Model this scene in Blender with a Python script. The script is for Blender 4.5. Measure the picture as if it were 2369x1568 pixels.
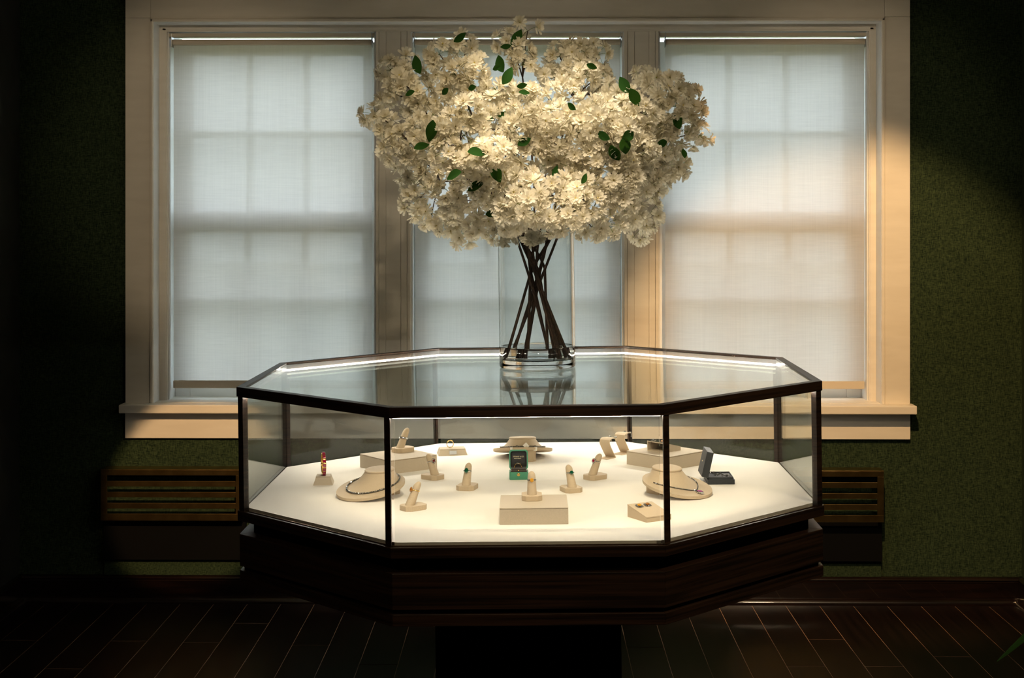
import bpy, bmesh, math, random
from mathutils import Matrix, Vector, Euler

for o in list(bpy.data.objects):
    bpy.data.objects.remove(o, do_unlink=True)
SC = bpy.context.scene
COL = SC.collection
PI = math.pi
R = math.radians
random.seed(7)

# ------------------------------------------------------------------ camera
FPX, U0, V0, IMW, IMH = 3423.0, 1184.5, 495.0, 2369.0, 1568.0
CAMH, YAW = 1.4747, 0.0108
cam_d = bpy.data.cameras.new('camera')
cam = bpy.data.objects.new('camera', cam_d)
COL.objects.link(cam)
cam.location = (0, 0, CAMH)
cam.rotation_euler = (PI / 2, 0, YAW)
cam_d.sensor_width = 36.0
cam_d.lens = 36.0 * FPX / IMW
cam_d.shift_y = (V0 - IMH / 2) / IMW
cam_d.clip_start = 0.05
SC.camera = cam

# ------------------------------------------------------------------ view, world
vs = SC.view_settings
vs.view_transform = 'Standard'
vs.look = 'None'
vs.exposure = 0.0
vs.gamma = 1.0
vs.use_curve_mapping = False
SC.cycles.transparent_max_bounces = 32
SC.cycles.max_bounces = 8
SC.cycles.diffuse_bounces = 3
SC.cycles.glossy_bounces = 4
SC.cycles.transmission_bounces = 8
SC.cycles.caustics_reflective = False
SC.cycles.use_adaptive_sampling = True
SC.cycles.adaptive_threshold = 0.15
SC.cycles.sample_clamp_indirect = 6.0

world = bpy.data.worlds.new('overcast_sky')
SC.world = world
world.use_nodes = True
wn = world.node_tree.nodes
wn['Background'].inputs['Color'].default_value = (0.78, 0.90, 1.0, 1)
wn['Background'].inputs['Strength'].default_value = 4.7

# ------------------------------------------------------------------ ceiling lamps (warm track spots of the shop) and added fill spots
def spot(name, loc, aim, power, half_deg, color=(1.0, 0.66, 0.33), blend=0.3, radius=0.03):
    d = bpy.data.lights.new(name, 'SPOT')
    d.energy = power
    d.color = color
    d.spot_size = 2 * R(half_deg)
    d.spot_blend = blend
    d.shadow_soft_size = radius
    o = bpy.data.objects.new(name, d)
    COL.objects.link(o)
    o.location = loc
    o.rotation_euler = (Vector(aim) - Vector(loc)).to_track_quat('-Z', 'Y').to_euler()
    return o

CEIL = 2.75
WALL = 5.62
spot('spot_lamp_window_side', (0.75, 3.55, CEIL - 0.05), (1.22, WALL, 0.80), 265, 20.2, color=(1.0, 0.61, 0.28), blend=0.42)
spot('spot_lamp_case', (-0.02, 2.8, CEIL - 0.05), (0.05, 4.2, 0.88), 120, 17.5, color=(1.0, 0.81, 0.58), blend=0.3, radius=0.04)
spot('spot_lamp_left', (-0.2, 2.0, CEIL - 0.05), (-1.27, WALL, 0.42), 560, 4.3, color=(1.0, 0.62, 0.3), blend=0.2)
spot('spot_bouquet_and_fill', (-0.75, 3.0, CEIL - 0.05), (-0.18, 4.15, 1.68), 62, 19, color=(1.0, 0.80, 0.50), blend=0.9)
spot('spot_bouquet_and_fill', (0.8, 2.7, CEIL - 0.05), (0.18, 4.2, 1.74), 46, 18, color=(1.0, 0.82, 0.54), blend=0.9)  # unseen fill spot added to lift the flowers from the right
spot('spot_lamp_overhead', (0.12, 4.02, CEIL - 0.05), (0.05, 4.22, 0.7), 78, 22, color=(1.0, 0.84, 0.62), blend=0.5, radius=0.05)
for sx in (-1, 1):
    spot('spot_fill_room', (0.5 * sx, 0.6, CEIL - 0.05), (1.22 * sx, WALL, 1.66), 135, 8.3, color=(1.0, 0.77, 0.5), blend=0.7, radius=0.06)  # pair of unseen fill spots added to brighten the window casing
spot('spot_fill_floor', (-1.0, 1.2, CEIL - 0.05), (-0.7, 1.6, 0), 30, 60, color=(1.0, 0.76, 0.48), blend=0.6, radius=0.1)  # added soft fill from behind, no such lamp seen
spot('spot_fill_floor', (1.5, 2.3, CEIL - 0.05), (1.25, 3.5, 0), 75, 42, color=(1.0, 0.76, 0.48), blend=0.6, radius=0.1)  # added fill for the right side of the case and the plant leaf

# ------------------------------------------------------------------ measuring helpers
def ray(u, v):
    x, z = (u - U0) / FPX, -(v - V0) / FPX
    return Vector((x * math.cos(YAW) - math.sin(YAW), x * math.sin(YAW) + math.cos(YAW), z))

def at_y(u, v, y):
    r = ray(u, v)
    p = r * (y / r.y)
    p.z += CAMH
    return p

def at_z(u, v, z):
    r = ray(u, v)
    p = r * ((z - CAMH) / r.z)
    p.z += CAMH
    return p

# ------------------------------------------------------------------ materials
MATS = {}
def mat(name, color=(0.5, 0.5, 0.5), rough=0.5, metal=0.0, spec=0.5, coat=0.0, emit=None, strength=0.0, sheen=0.0):
    m = bpy.data.materials.new(name)
    m.use_nodes = True
    b = m.node_tree.nodes['Principled BSDF']
    b.inputs['Base Color'].default_value = (*color, 1)
    b.inputs['Roughness'].default_value = rough
    b.inputs['Metallic'].default_value = metal
    b.inputs['Specular IOR Level'].default_value = spec
    b.inputs['Coat Weight'].default_value = coat
    b.inputs['Sheen Weight'].default_value = sheen
    if emit:
        b.inputs['Emission Color'].default_value = (*emit, 1)
        b.inputs['Emission Strength'].default_value = strength
    MATS[name] = m
    return m

def N(m, t, **kw):
    n = m.node_tree.nodes.new(t)
    for k, v in kw.items():
        setattr(n, k, v)
    return n

def L(m, a, b):
    m.node_tree.links.new(a, b)

def noise_color(m, c1, c2, scale=(5, 5, 5), nscale=1.0, detail=4, bump=0.0, lo=0.35, hi=0.65, dist=0.001, distortion=0.0):
    """procedural colour variation plus fine relief"""
    b = m.node_tree.nodes['Principled BSDF']
    tc = N(m, 'ShaderNodeTexCoord')
    mp = N(m, 'ShaderNodeMapping')
    mp.inputs['Scale'].default_value = scale
    L(m, tc.outputs['Object'], mp.inputs['Vector'])
    nz = N(m, 'ShaderNodeTexNoise')
    nz.inputs['Scale'].default_value = nscale
    nz.inputs['Detail'].default_value = detail
    nz.inputs['Distortion'].default_value = distortion
    L(m, mp.outputs['Vector'], nz.inputs['Vector'])
    cr = N(m, 'ShaderNodeValToRGB')
    cr.color_ramp.elements[0].position = lo
    cr.color_ramp.elements[1].position = hi
    cr.color_ramp.elements[0].color = (*c1, 1)
    cr.color_ramp.elements[1].color = (*c2, 1)
    L(m, nz.outputs['Fac'], cr.inputs['Fac'])
    L(m, cr.outputs['Color'], b.inputs['Base Color'])
    if bump:
        bp = N(m, 'ShaderNodeBump')
        bp.inputs['Strength'].default_value = bump
        bp.inputs['Distance'].default_value = dist
        L(m, nz.outputs['Fac'], bp.inputs['Height'])
        L(m, bp.outputs['Normal'], b.inputs['Normal'])
    return m

def thin_glass(name, tint=(1, 1, 1), gloss=1.0):
    m = bpy.data.materials.new(name)
    m.use_nodes = True
    nt = m.node_tree
    nt.nodes.clear()
    out = N(m, 'ShaderNodeOutputMaterial')
    mix = N(m, 'ShaderNodeMixShader')
    tr = N(m, 'ShaderNodeBsdfTransparent')
    gl = N(m, 'ShaderNodeBsdfGlossy')
    gl.inputs['Roughness'].default_value = 0.0
    gl.inputs['Color'].default_value = (0.97, 1.0, 0.98, 1)
    tr.inputs['Color'].default_value = (*tint, 1)
    lw = N(m, 'ShaderNodeLayerWeight')
    lw.inputs['Blend'].default_value = 0.5
    pw = N(m, 'ShaderNodeMath', operation='POWER')
    pw.inputs[1].default_value = 5.0
    ma = N(m, 'ShaderNodeMath', operation='MULTIPLY_ADD')
    ma.inputs[1].default_value = 0.96 * gloss
    ma.inputs[2].default_value = 0.04 * gloss
    L(m, lw.outputs['Facing'], pw.inputs[0])
    L(m, pw.outputs[0], ma.inputs[0])
    L(m, ma.outputs[0], mix.inputs['Fac'])
    L(m, tr.outputs[0], mix.inputs[1])
    L(m, gl.outputs[0], mix.inputs[2])
    L(m, mix.outputs[0], out.inputs['Surface'])
    MATS[name] = m
    return m

def real_glass(name, ior, color=(1, 1, 1)):
    m = bpy.data.materials.new(name)
    m.use_nodes = True
    m.node_tree.nodes.clear()
    out = N(m, 'ShaderNodeOutputMaterial')
    g = N(m, 'ShaderNodeBsdfGlass')
    g.inputs['IOR'].default_value = ior
    g.inputs['Roughness'].default_value = 0.0
    g.inputs['Color'].default_value = (*color, 1)
    L(m, g.outputs[0], out.inputs['Surface'])
    MATS[name] = m
    return m

def leafy(name, color, trans, mixf, rough=0.6):
    """thin petals and leaves: reflected plus transmitted light"""
    m = bpy.data.materials.new(name)
    m.use_nodes = True
    m.node_tree.nodes.clear()
    out = N(m, 'ShaderNodeOutputMaterial')
    mix = N(m, 'ShaderNodeMixShader')
    mix.inputs['Fac'].default_value = mixf
    d = N(m, 'ShaderNodeBsdfDiffuse')
    d.inputs['Color'].default_value = (*color, 1)
    t = N(m, 'ShaderNodeBsdfTranslucent')
    t.inputs['Color'].default_value = (*trans, 1)
    oi = N(m, 'ShaderNodeObjectInfo')
    hs = N(m, 'ShaderNodeHueSaturation')
    mr = N(m, 'ShaderNodeMapRange')
    mr.inputs['To Min'].default_value = 0.86
    mr.inputs['To Max'].default_value = 1.04
    L(m, oi.outputs['Random'], mr.inputs['Value'])
    L(m, mr.outputs[0], hs.inputs['Value'])
    hs.inputs['Color'].default_value = (*color, 1)
    L(m, hs.outputs['Color'], d.inputs['Color'])
    L(m, d.outputs[0], mix.inputs[1])
    L(m, t.outputs[0], mix.inputs[2])
    L(m, mix.outputs[0], out.inputs['Surface'])
    MATS[name] = m
    return m

# wall covering: dark green woven grasscloth
gw = mat('green_grasscloth', rough=0.85, spec=0.15)
def weave(m, c1, c2, fine=650.0, bump=0.6):
    b = m.node_tree.nodes['Principled BSDF']
    tc = N(m, 'ShaderNodeTexCoord')
    outs = []
    for sc in ((fine, fine, fine * 0.12), (fine * 0.12, fine, fine)):
        mp = N(m, 'ShaderNodeMapping')
        mp.inputs['Scale'].default_value = sc
        L(m, tc.outputs['Object'], mp.inputs['Vector'])
        nz = N(m, 'ShaderNodeTexNoise')
        nz.inputs['Scale'].default_value = 1.0
        nz.inputs['Detail'].default_value = 2
        L(m, mp.outputs['Vector'], nz.inputs['Vector'])
        outs.append(nz.outputs['Fac'])
    ad = N(m, 'ShaderNodeMath', operation='ADD')
    L(m, outs[0], ad.inputs[0])
    L(m, outs[1], ad.inputs[1])
    hf = N(m, 'ShaderNodeMath', operation='MULTIPLY')
    hf.inputs[1].default_value = 0.5
    L(m, ad.outputs[0], hf.inputs[0])
    cr = N(m, 'ShaderNodeValToRGB')
    cr.color_ramp.elements[0].position = 0.38
    cr.color_ramp.elements[1].position = 0.64
    cr.color_ramp.elements[0].color = (*c1, 1)
    cr.color_ramp.elements[1].color = (*c2, 1)
    L(m, hf.outputs[0], cr.inputs['Fac'])
    L(m, cr.outputs['Color'], b.inputs['Base Color'])
    bp = N(m, 'ShaderNodeBump')
    bp.inputs['Strength'].default_value = bump
    bp.inputs['Distance'].default_value = 0.001
    L(m, hf.outputs[0], bp.inputs['Height'])
    L(m, bp.outputs['Normal'], b.inputs['Normal'])
weave(gw, (0.005, 0.012, 0.006), (0.050, 0.076, 0.034), fine=620.0, bump=0.4)

noise_color(mat('cream_paint', rough=0.42, spec=0.4), (0.79, 0.74, 0.65), (0.84, 0.79, 0.70), (2, 2, 9), 3.0, bump=0.08, dist=0.002)
noise_color(mat('white_paint', rough=0.45), (0.78, 0.79, 0.78), (0.82, 0.83, 0.82), (2, 2, 9), 3.0)
mat('ceiling_paint', (0.55, 0.5, 0.42), 0.9)
noise_color(mat('dark_wall_paint', rough=0.6), (0.012, 0.014, 0.011), (0.02, 0.022, 0.017), (3, 3, 3), 4.0)
noise_color(mat('baseboard_wood', rough=0.2, spec=0.6, coat=0.9), (0.004, 0.0016, 0.0012), (0.012, 0.0048, 0.0028), (1.5, 20, 20), 3.0, bump=0.05)
fw = noise_color(mat('floor_wood', rough=0.33, spec=0.35), (0.004, 0.0018, 0.0014), (0.010, 0.0044, 0.003), (40, 2.2, 8), 1.2, detail=5, bump=0.12)
noise_color(mat('floor_seam_glint', rough=0.45), (0.42, 0.25, 0.15), (0.6, 0.36, 0.22), (3, 3, 3), 3.0)  # pale tan paints the light caught by the plank edges
noise_color(mat('wenge_wood', rough=0.42, spec=0.45), (0.010, 0.0052, 0.0032), (0.044, 0.0215, 0.0115), (2.0, 2.0, 90), 1.5, detail=6, bump=0.25, dist=0.0015, distortion=0.3)
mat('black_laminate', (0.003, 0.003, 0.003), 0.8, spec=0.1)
mat('bronze_trim', (0.22, 0.13, 0.07), 0.25, metal=0.9)
noise_color(mat('brass', rough=0.28, metal=1.0), (0.42, 0.27, 0.09), (0.60, 0.41, 0.16), (3, 3, 3), 6.0)
thin_glass('case_glass', (0.975, 0.985, 0.975))
thin_glass('window_glass', (0.96, 0.98, 0.97))
real_glass('vase_glass', 1.5, (0.985, 0.995, 0.99))
real_glass('water', 1.333, (0.99, 1.0, 1.0))
noise_color(mat('deck_cloth', rough=0.9, spec=0.1, sheen=0.2), (0.83, 0.79, 0.71), (0.86, 0.82, 0.74), (60, 60, 60), 6.0, bump=0.05)
noise_color(mat('display_leatherette', rough=0.62, spec=0.3), (0.52, 0.41, 0.275), (0.57, 0.455, 0.315), (90, 90, 90), 5.0, bump=0.12, dist=0.0004)
noise_color(mat('riser_leatherette', rough=0.6, spec=0.3), (0.49, 0.415, 0.31), (0.54, 0.46, 0.35), (90, 90, 90), 6.0, bump=0.12, dist=0.0004)
mat('seam_brown', (0.20, 0.14, 0.08), 0.8)  # dark brown of the seams and the bangle slot
mat('led', (1, 1, 1), 0.5, emit=(1.0, 0.91, 0.79), strength=155.0)
mat('gold', (0.85, 0.55, 0.18), 0.18, metal=1.0)
mat('silver', (0.85, 0.83, 0.8), 0.12, metal=1.0)
mat('dark_silver', (0.16, 0.15, 0.13), 0.3, metal=1.0)
dm = noise_color(mat('diamond', rough=0.06, metal=0.9, spec=1.0), (0.04, 0.04, 0.045), (1.0, 1.0, 1.0), (1, 1, 1), 620.0, detail=1, lo=0.42, hi=0.56)  # bright and dark glints of the facets painted in as noise
mat('ruby', (0.32, 0.005, 0.045), 0.06, spec=1.0, coat=1.0)
mat('garnet', (0.13, 0.004, 0.012), 0.06, spec=1.0, coat=1.0)
mat('emerald', (0.003, 0.085, 0.04), 0.05, spec=1.0, coat=1.0)
mat('citrine', (0.75, 0.36, 0.03), 0.08, spec=1.0, coat=1.0)
mat('topaz', (0.38, 0.15, 0.03), 0.06, spec=1.0, coat=1.0)
mat('pink_sapphire', (0.38, 0.03, 0.24), 0.06, spec=1.0, coat=1.0)
noise_color(mat('teal_leather', rough=0.45, spec=0.4), (0.06, 0.26, 0.16), (0.085, 0.32, 0.20), (200, 200, 200), 4.0, bump=0.2, dist=0.0003)
mat('black_satin', (0.012, 0.010, 0.009), 0.35, sheen=0.3)
mat('brown_velvet', (0.03, 0.018, 0.012), 0.8, sheen=0.6)
noise_color(mat('navy_leather', rough=0.5, spec=0.4), (0.022, 0.026, 0.03), (0.04, 0.045, 0.05), (150, 150, 150), 4.0, bump=0.3, dist=0.0004)
mat('navy_velvet', (0.008, 0.009, 0.03), 0.85, sheen=0.5)
mat('tag_paper', (0.85, 0.82, 0.76), 0.7)
leafy('petal', (0.90, 0.85, 0.74), (0.90, 0.86, 0.70), 0.4)
leafy('leaf_green', (0.022, 0.068, 0.016), (0.05, 0.13, 0.015), 0.25)
leafy('strap_leaf', (0.07, 0.19, 0.045), (0.10, 0.24, 0.04), 0.3)
leafy('stem_green', (0.22, 0.30, 0.08), (0.2, 0.28, 0.06), 0.2)
mat('blossom_centre', (0.55, 0.45, 0.10), 0.7)
noise_color(mat('branch_bark', rough=0.75), (0.022, 0.012, 0.008), (0.07, 0.036, 0.022), (60, 60, 25), 4.0, bump=0.5, dist=0.002)
mat('pot_glaze', (0.05, 0.045, 0.04), 0.4)
noise_color(mat('lawn_green', rough=0.95), (0.10, 0.12, 0.05), (0.2, 0.2, 0.1), (1, 1, 1), 0.8)
mat('bracket_metal', (0.55, 0.57, 0.58), 0.35, metal=0.8)
mat('bar_fabric', (0.62, 0.55, 0.44), 0.8)

# blind fabric: woven, lets light scatter through and a little pass straight
def blind_material():
    m = bpy.data.materials.new('blind_fabric')
    m.use_nodes = True
    m.node_tree.nodes.clear()
    out = N(m, 'ShaderNodeOutputMaterial')
    tc = N(m, 'ShaderNodeTexCoord')
    def nz(sc, d=3):
        mp = N(m, 'ShaderNodeMapping')
        mp.inputs['Scale'].default_value = sc
        L(m, tc.outputs['Object'], mp.inputs['Vector'])
        n = N(m, 'ShaderNodeTexNoise')
        n.inputs['Scale'].default_value = 1.0
        n.inputs['Detail'].default_value = d
        L(m, mp.outputs['Vector'], n.inputs['Vector'])
        return n.outputs['Fac']
    a = nz((330, 330, 4)); b = nz((14, 420, 420), 1)
    ad = N(m, 'ShaderNodeMath', operation='ADD')
    L(m, a, ad.inputs[0]); L(m, b, ad.inputs[1])
    mr = N(m, 'ShaderNodeMapRange')
    mr.inputs['From Min'].default_value = 0.6
    mr.inputs['From Max'].default_value = 1.4
    mr.inputs['To Min'].default_value = 0.61
    mr.inputs['To Max'].default_value = 0.69
    L(m, ad.outputs[0], mr.inputs['Value'])
    cc = N(m, 'ShaderNodeCombineColor')
    for ch, k in (('Red', 1.0), ('Green', 0.965), ('Blue', 0.885)):
        mu = N(m, 'ShaderNodeMath', operation='MULTIPLY')
        mu.inputs[1].default_value = k
        L(m, mr.outputs[0], mu.inputs[0])
        L(m, mu.outputs[0], cc.inputs[ch])
    df = N(m, 'ShaderNodeBsdfDiffuse')
    tl = N(m, 'ShaderNodeBsdfTranslucent')
    L(m, cc.outputs['Color'], df.inputs['Color'])
    mr2 = N(m, 'ShaderNodeMapRange')
    mr2.inputs['From Min'].default_value = 0.6
    mr2.inputs['From Max'].default_value = 1.4
    mr2.inputs['To Min'].default_value = 0.80
    mr2.inputs['To Max'].default_value = 0.90
    L(m, ad.outputs[0], mr2.inputs['Value'])
    c2 = N(m, 'ShaderNodeCombineColor')
    for ch, k in (('Red', 1.0), ('Green', 0.96), ('Blue', 0.925)):
        mu = N(m, 'ShaderNodeMath', operation='MULTIPLY')
        mu.inputs[1].default_value = k
        L(m, mr2.outputs[0], mu.inputs[0])
        L(m, mu.outputs[0], c2.inputs[ch])
    L(m, c2.outputs['Color'], tl.inputs['Color'])
    m1 = N(m, 'ShaderNodeMixShader')
    m1.inputs['Fac'].default_value = 0.6
    L(m, df.outputs[0], m1.inputs[1]); L(m, tl.outputs[0], m1.inputs[2])
    tp = N(m, 'ShaderNodeBsdfTransparent')
    m2 = N(m, 'ShaderNodeMixShader')
    m2.inputs['Fac'].default_value = 0.14
    L(m, m1.outputs[0], m2.inputs[1]); L(m, tp.outputs[0], m2.inputs[2])
    L(m, m2.outputs[0], out.inputs['Surface'])
    MATS['blind_fabric'] = m
blind_material()

def screen_material():
    m = bpy.data.materials.new('insect_screen')
    m.use_nodes = True
    m.node_tree.nodes.clear()
    out = N(m, 'ShaderNodeOutputMaterial')
    df = N(m, 'ShaderNodeBsdfDiffuse')
    df.inputs['Color'].default_value = (0.2, 0.19, 0.16, 1)
    tp = N(m, 'ShaderNodeBsdfTransparent')
    mx = N(m, 'ShaderNodeMixShader')
    mx.inputs['Fac'].default_value = 0.9
    L(m, df.outputs[0], mx.inputs[1]); L(m, tp.outputs[0], mx.inputs[2])
    L(m, mx.outputs[0], out.inputs['Surface'])
    MATS['insect_screen'] = m
screen_material()

# ------------------------------------------------------------------ mesh helpers
class MB:
    """collects shapes for one mesh object"""
    def __init__(self):
        self.v, self.f, self.m = [], [], []
        self.cur = 0
    def add(self, vs_, fs_):
        o = len(self.v)
        self.v += [tuple(p) for p in vs_]
        self.f += [tuple(i + o for i in f) for f in fs_]
        self.m += [self.cur] * len(fs_)
        return self
    def box(self, x0, x1, y0, y1, z0, z1, bev=0.0, M=None):
        if bev > 0:
            bm = bmesh.new()
            bmesh.ops.create_cube(bm, size=1.0)
            for q in bm.verts:
                q.co = Vector((x0 + (q.co.x + .5) * (x1 - x0), y0 + (q.co.y + .5) * (y1 - y0), z0 + (q.co.z + .5) * (z1 - z0)))
            bmesh.ops.bevel(bm, geom=bm.edges[:], offset=bev, segments=2, affect='EDGES', profile=0.6)
            bm.verts.index_update()
            vs_ = [q.co.copy() for q in bm.verts]
            fs_ = [[q.index for q in f.verts] for f in bm.faces]
            bm.free()
        else:
            vs_ = [Vector(p) for p in ((x0, y0, z0), (x1, y0, z0), (x1, y1, z0), (x0, y1, z0), (x0, y0, z1), (x1, y0, z1), (x1, y1, z1), (x0, y1, z1))]
            fs_ = [(0, 3, 2, 1), (4, 5, 6, 7), (0, 1, 5, 4), (1, 2, 6, 5), (2, 3, 7, 6), (3, 0, 4, 7)]
        if M:
            vs_ = [M @ p for p in vs_]
        return self.add(vs_, fs_)
    def prism(self, poly, z0, z1, top=None):
        """vertical prism over a polygon (counter-clockwise); top gives another outline at z1"""
        n = len(poly)
        tp = top or poly
        vs_ = [(p[0], p[1], z0) for p in poly] + [(p[0], p[1], z1) for p in tp]
        fs_ = [tuple(range(n - 1, -1, -1)), tuple(range(n, 2 * n))]
        fs_ += [(i, (i + 1) % n, n + (i + 1) % n, n + i) for i in range(n)]
        return self.add(vs_, fs_)
    def loft(self, rings, cap0=True, cap1=True, closed=True):
        n = len(rings[0])
        vs_ = [p for r in rings for p in r]
        fs_ = []
        for k in range(len(rings) - 1):
            for i in range(n if closed else n - 1):
                j = (i + 1) % n
                fs_.append((k * n + i, k * n + j, (k + 1) * n + j, (k + 1) * n + i))
        if cap0:
            fs_.append(tuple(range(n - 1, -1, -1)))
        if cap1:
            fs_.append(tuple((len(rings) - 1) * n + i for i in range(n)))
        return self.add(vs_, fs_)
    def lathe(self, prof, seg=48, c=(0, 0), cap0=True, cap1=True):
        rings = [[(c[0] + r * math.cos(2 * PI * i / seg), c[1] + r * math.sin(2 * PI * i / seg), z) for i in range(seg)] for r, z in prof]
        return self.loft(rings, cap0, cap1)
    def tube(self, pts, rad, seg=6, caps=True):
        pts = [Vector(p) for p in pts]
        rings = []
        nrm = None
        for k, p in enumerate(pts):
            t = (pts[min(k + 1, len(pts) - 1)] - pts[max(k - 1, 0)])
            t = t.normalized() if t.length > 1e-9 else Vector((0, 0, 1))
            if nrm is None:
                nrm = t.orthogonal().normalized()
            nrm = (nrm - t * nrm.dot(t))
            nrm = nrm.normalized() if nrm.length > 1e-6 else t.orthogonal().normalized()
            bn = t.cross(nrm)
            r = rad[k] if isinstance(rad, (list, tuple)) else rad
            rings.append([p + (nrm * math.cos(2 * PI * i / seg) + bn * math.sin(2 * PI * i / seg)) * r for i in range(seg)])
        return self.loft(rings, caps, caps)
    def torus(self, rad, r, M=None, seg=28, sub=8, flat=1.0):
        M = M or Matrix()
        vs_, fs_ = [], []
        for i in range(seg):
            a = 2 * PI * i / seg
            for j in range(sub):
                b = 2 * PI * j / sub
                rr = rad + r * math.cos(b)
                vs_.append(M @ Vector((rr * math.cos(a), rr * math.sin(a), r * flat * math.sin(b))))
                fs_.append((i * sub + j, ((i + 1) % seg) * sub + j, ((i + 1) % seg) * sub + (j + 1) % sub, i * sub + (j + 1) % sub))
        return self.add(vs_, fs_)
    def gem(self, c, r, up=(0, 0, 1), seg=8, sx=1.0, sy=1.0, h=1.0, twist=0.0):
        """brilliant: table, girdle, point"""
        q = Vector(up).normalized().to_track_quat('Z', 'Y').to_matrix()
        c = Vector(c)
        def ring(k, z):
            return [c + q @ Vector((math.cos(2 * PI * i / seg + twist) * r * k * sx, math.sin(2 * PI * i / seg + twist) * r * k * sy, z * r * h)) for i in range(seg)]
        return self.loft([ring(0.25, -0.6), ring(1.0, 0.0), ring(0.95, 0.12), ring(0.58, 0.45)])
    def build(self, name, mats, parent=None, smooth=False, M=None, inv=True):
        me = bpy.data.meshes.new(name)
        me.from_pydata(self.v, [], self.f)
        for mm in ([mats] if isinstance(mats, str) else mats):
            me.materials.append(MATS[mm])
        if any(self.m):
            me.polygons.foreach_set('material_index', self.m)
        if smooth is True:
            me.polygons.foreach_set('use_smooth', [True] * len(me.polygons))
        me.update()
        if smooth == 'auto':
            me.polygons.foreach_set('use_smooth', [True] * len(me.polygons))
            bm = bmesh.new(); bm.from_mesh(me)
            for e in bm.edges:
                if len(e.link_faces) == 2 and e.calc_face_angle(0) > R(35):
                    e.smooth = False
            bm.to_mesh(me); bm.free()
        o = bpy.data.objects.new(name, me)
        COL.objects.link(o)
        if M is not None:
            o.matrix_basis = M
        if parent is not None:
            o.parent = parent
        return o

def empty(name, M=None):
    o = bpy.data.objects.new(name, None)
    o.empty_display_size = 0.05
    COL.objects.link(o)
    if M is not None:
        o.matrix_basis = M
    return o

def tag(o, label=None, cat=None, group=None, kind=None):
    if label: o['label'] = label
    if cat: o['category'] = cat
    if group: o['group'] = group
    if kind: o['kind'] = kind
    return o

def thing(name, label, cat, M=None, group=None):
    return tag(empty(name, M), label, cat, group)

def struct(o):
    o['kind'] = 'structure'
    return o

# ================================================================== THE ROOM
XL = at_y(45, 800, WALL).x
XR = at_y(2364, 800, WALL).x
YB = -1.2
CASE_F = 5.60         # casing face
FRAME = 5.69          # inner frame face

# openings in casing
wl, wr = at_y(347.5, 500, CASE_F).x, at_y(2047, 500, CASE_F).x
wt = at_y(1200, 42.5, CASE_F).z
wb = at_y(1200, 940, CASE_F).z
OUT = 5.95

# window wall built of panels around the opening
m = MB()
m.box(XL - .1, wl, WALL, OUT, 0, CEIL + .1)
m.box(wr, XR + .1, WALL, OUT, 0, CEIL + .1)
m.box(wl, wr, WALL, OUT, wt, CEIL + .1)
m.box(wl, wr, WALL, OUT, 0, wb)
struct(m.build('wall_back', 'green_grasscloth'))
struct(MB().box(XL - .1, XL, YB, WALL, 0, CEIL).build('wall_left', 'dark_wall_paint'))
struct(MB().box(XR, XR + .1, YB, WALL, 0, CEIL).build('wall_right', 'green_grasscloth'))
struct(MB().box(XL - .1, XR + .1, YB - .1, YB, 0, CEIL).build('wall_front', 'dark_wall_paint'))
struct(MB().box(XL - .1, XR + .1, YB, WALL, CEIL, CEIL + .1).build('ceiling', 'ceiling_paint'))

# floor: sub-floor with seams, planks laid on it towards the window wall
floor = struct(MB().box(XL - .1, XR + .1, YB, WALL, -0.06, -0.0015).build('floor', 'floor_seam_glint'))
pitch = 0.127
x_first = at_z(90.2, 1410, 0).x
def vdepth(v):
    return at_z(1184, v, 0).y
joints = {0: [vdepth(1484)], 2: [vdepth(1549.6)], 3: [vdepth(1485)], 5: [vdepth(1487.5)], 6: [vdepth(1443)], 8: [vdepth(1493)],
          10: [vdepth(1538)], 11: [vdepth(1449.5)], 17: [vdepth(1496)], 21: [vdepth(1538)], 22: [vdepth(1476)], 23: [vdepth(1538)], 25: [vdepth(1515)]}
gap = 0.0011
k0 = math.floor((XL - x_first) / pitch)
k1 = math.ceil((XR - x_first) / pitch)
YF0 = 3.6
rnd = random.Random(3)
for k in range(k0, k1):
    x0, x1 = max(XL, x_first + k * pitch) + gap, min(XR, x_first + (k + 1) * pitch) - gap
    if x1 - x0 < 0.01:
        continue
    js = sorted(joints.get(k, []))
    if not js:
        js = [rnd.uniform(3.9, 4.5)]
    if min(js) > 4.4:
        js = [min(js) - rnd.uniform(.55, .8)] + js
    edges = [YF0] + js + [WALL]
    for a, b in zip(edges[:-1], edges[1:]):
        if b - a < 0.03:
            continue
        o = MB().box(x0, x1, a + (gap if a == YF0 else .0026), b - .0036, -0.0015, 0.0, 0.0).build('plank', 'floor_wood', floor)
# the floor nearer the camera: same boards, out of view
o = MB()
for k in range(k0, k1):
    x0, x1 = max(XL, x_first + k * pitch) + gap, min(XR, x_first + (k + 1) * pitch) - gap
    if x1 - x0 > 0.01:
        o.box(x0, x1, YB, YF0 - gap, -0.0015, 0.0)
o = o.build('near_planks', 'floor_wood', floor)
o['kind'] = 'stuff'

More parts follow.
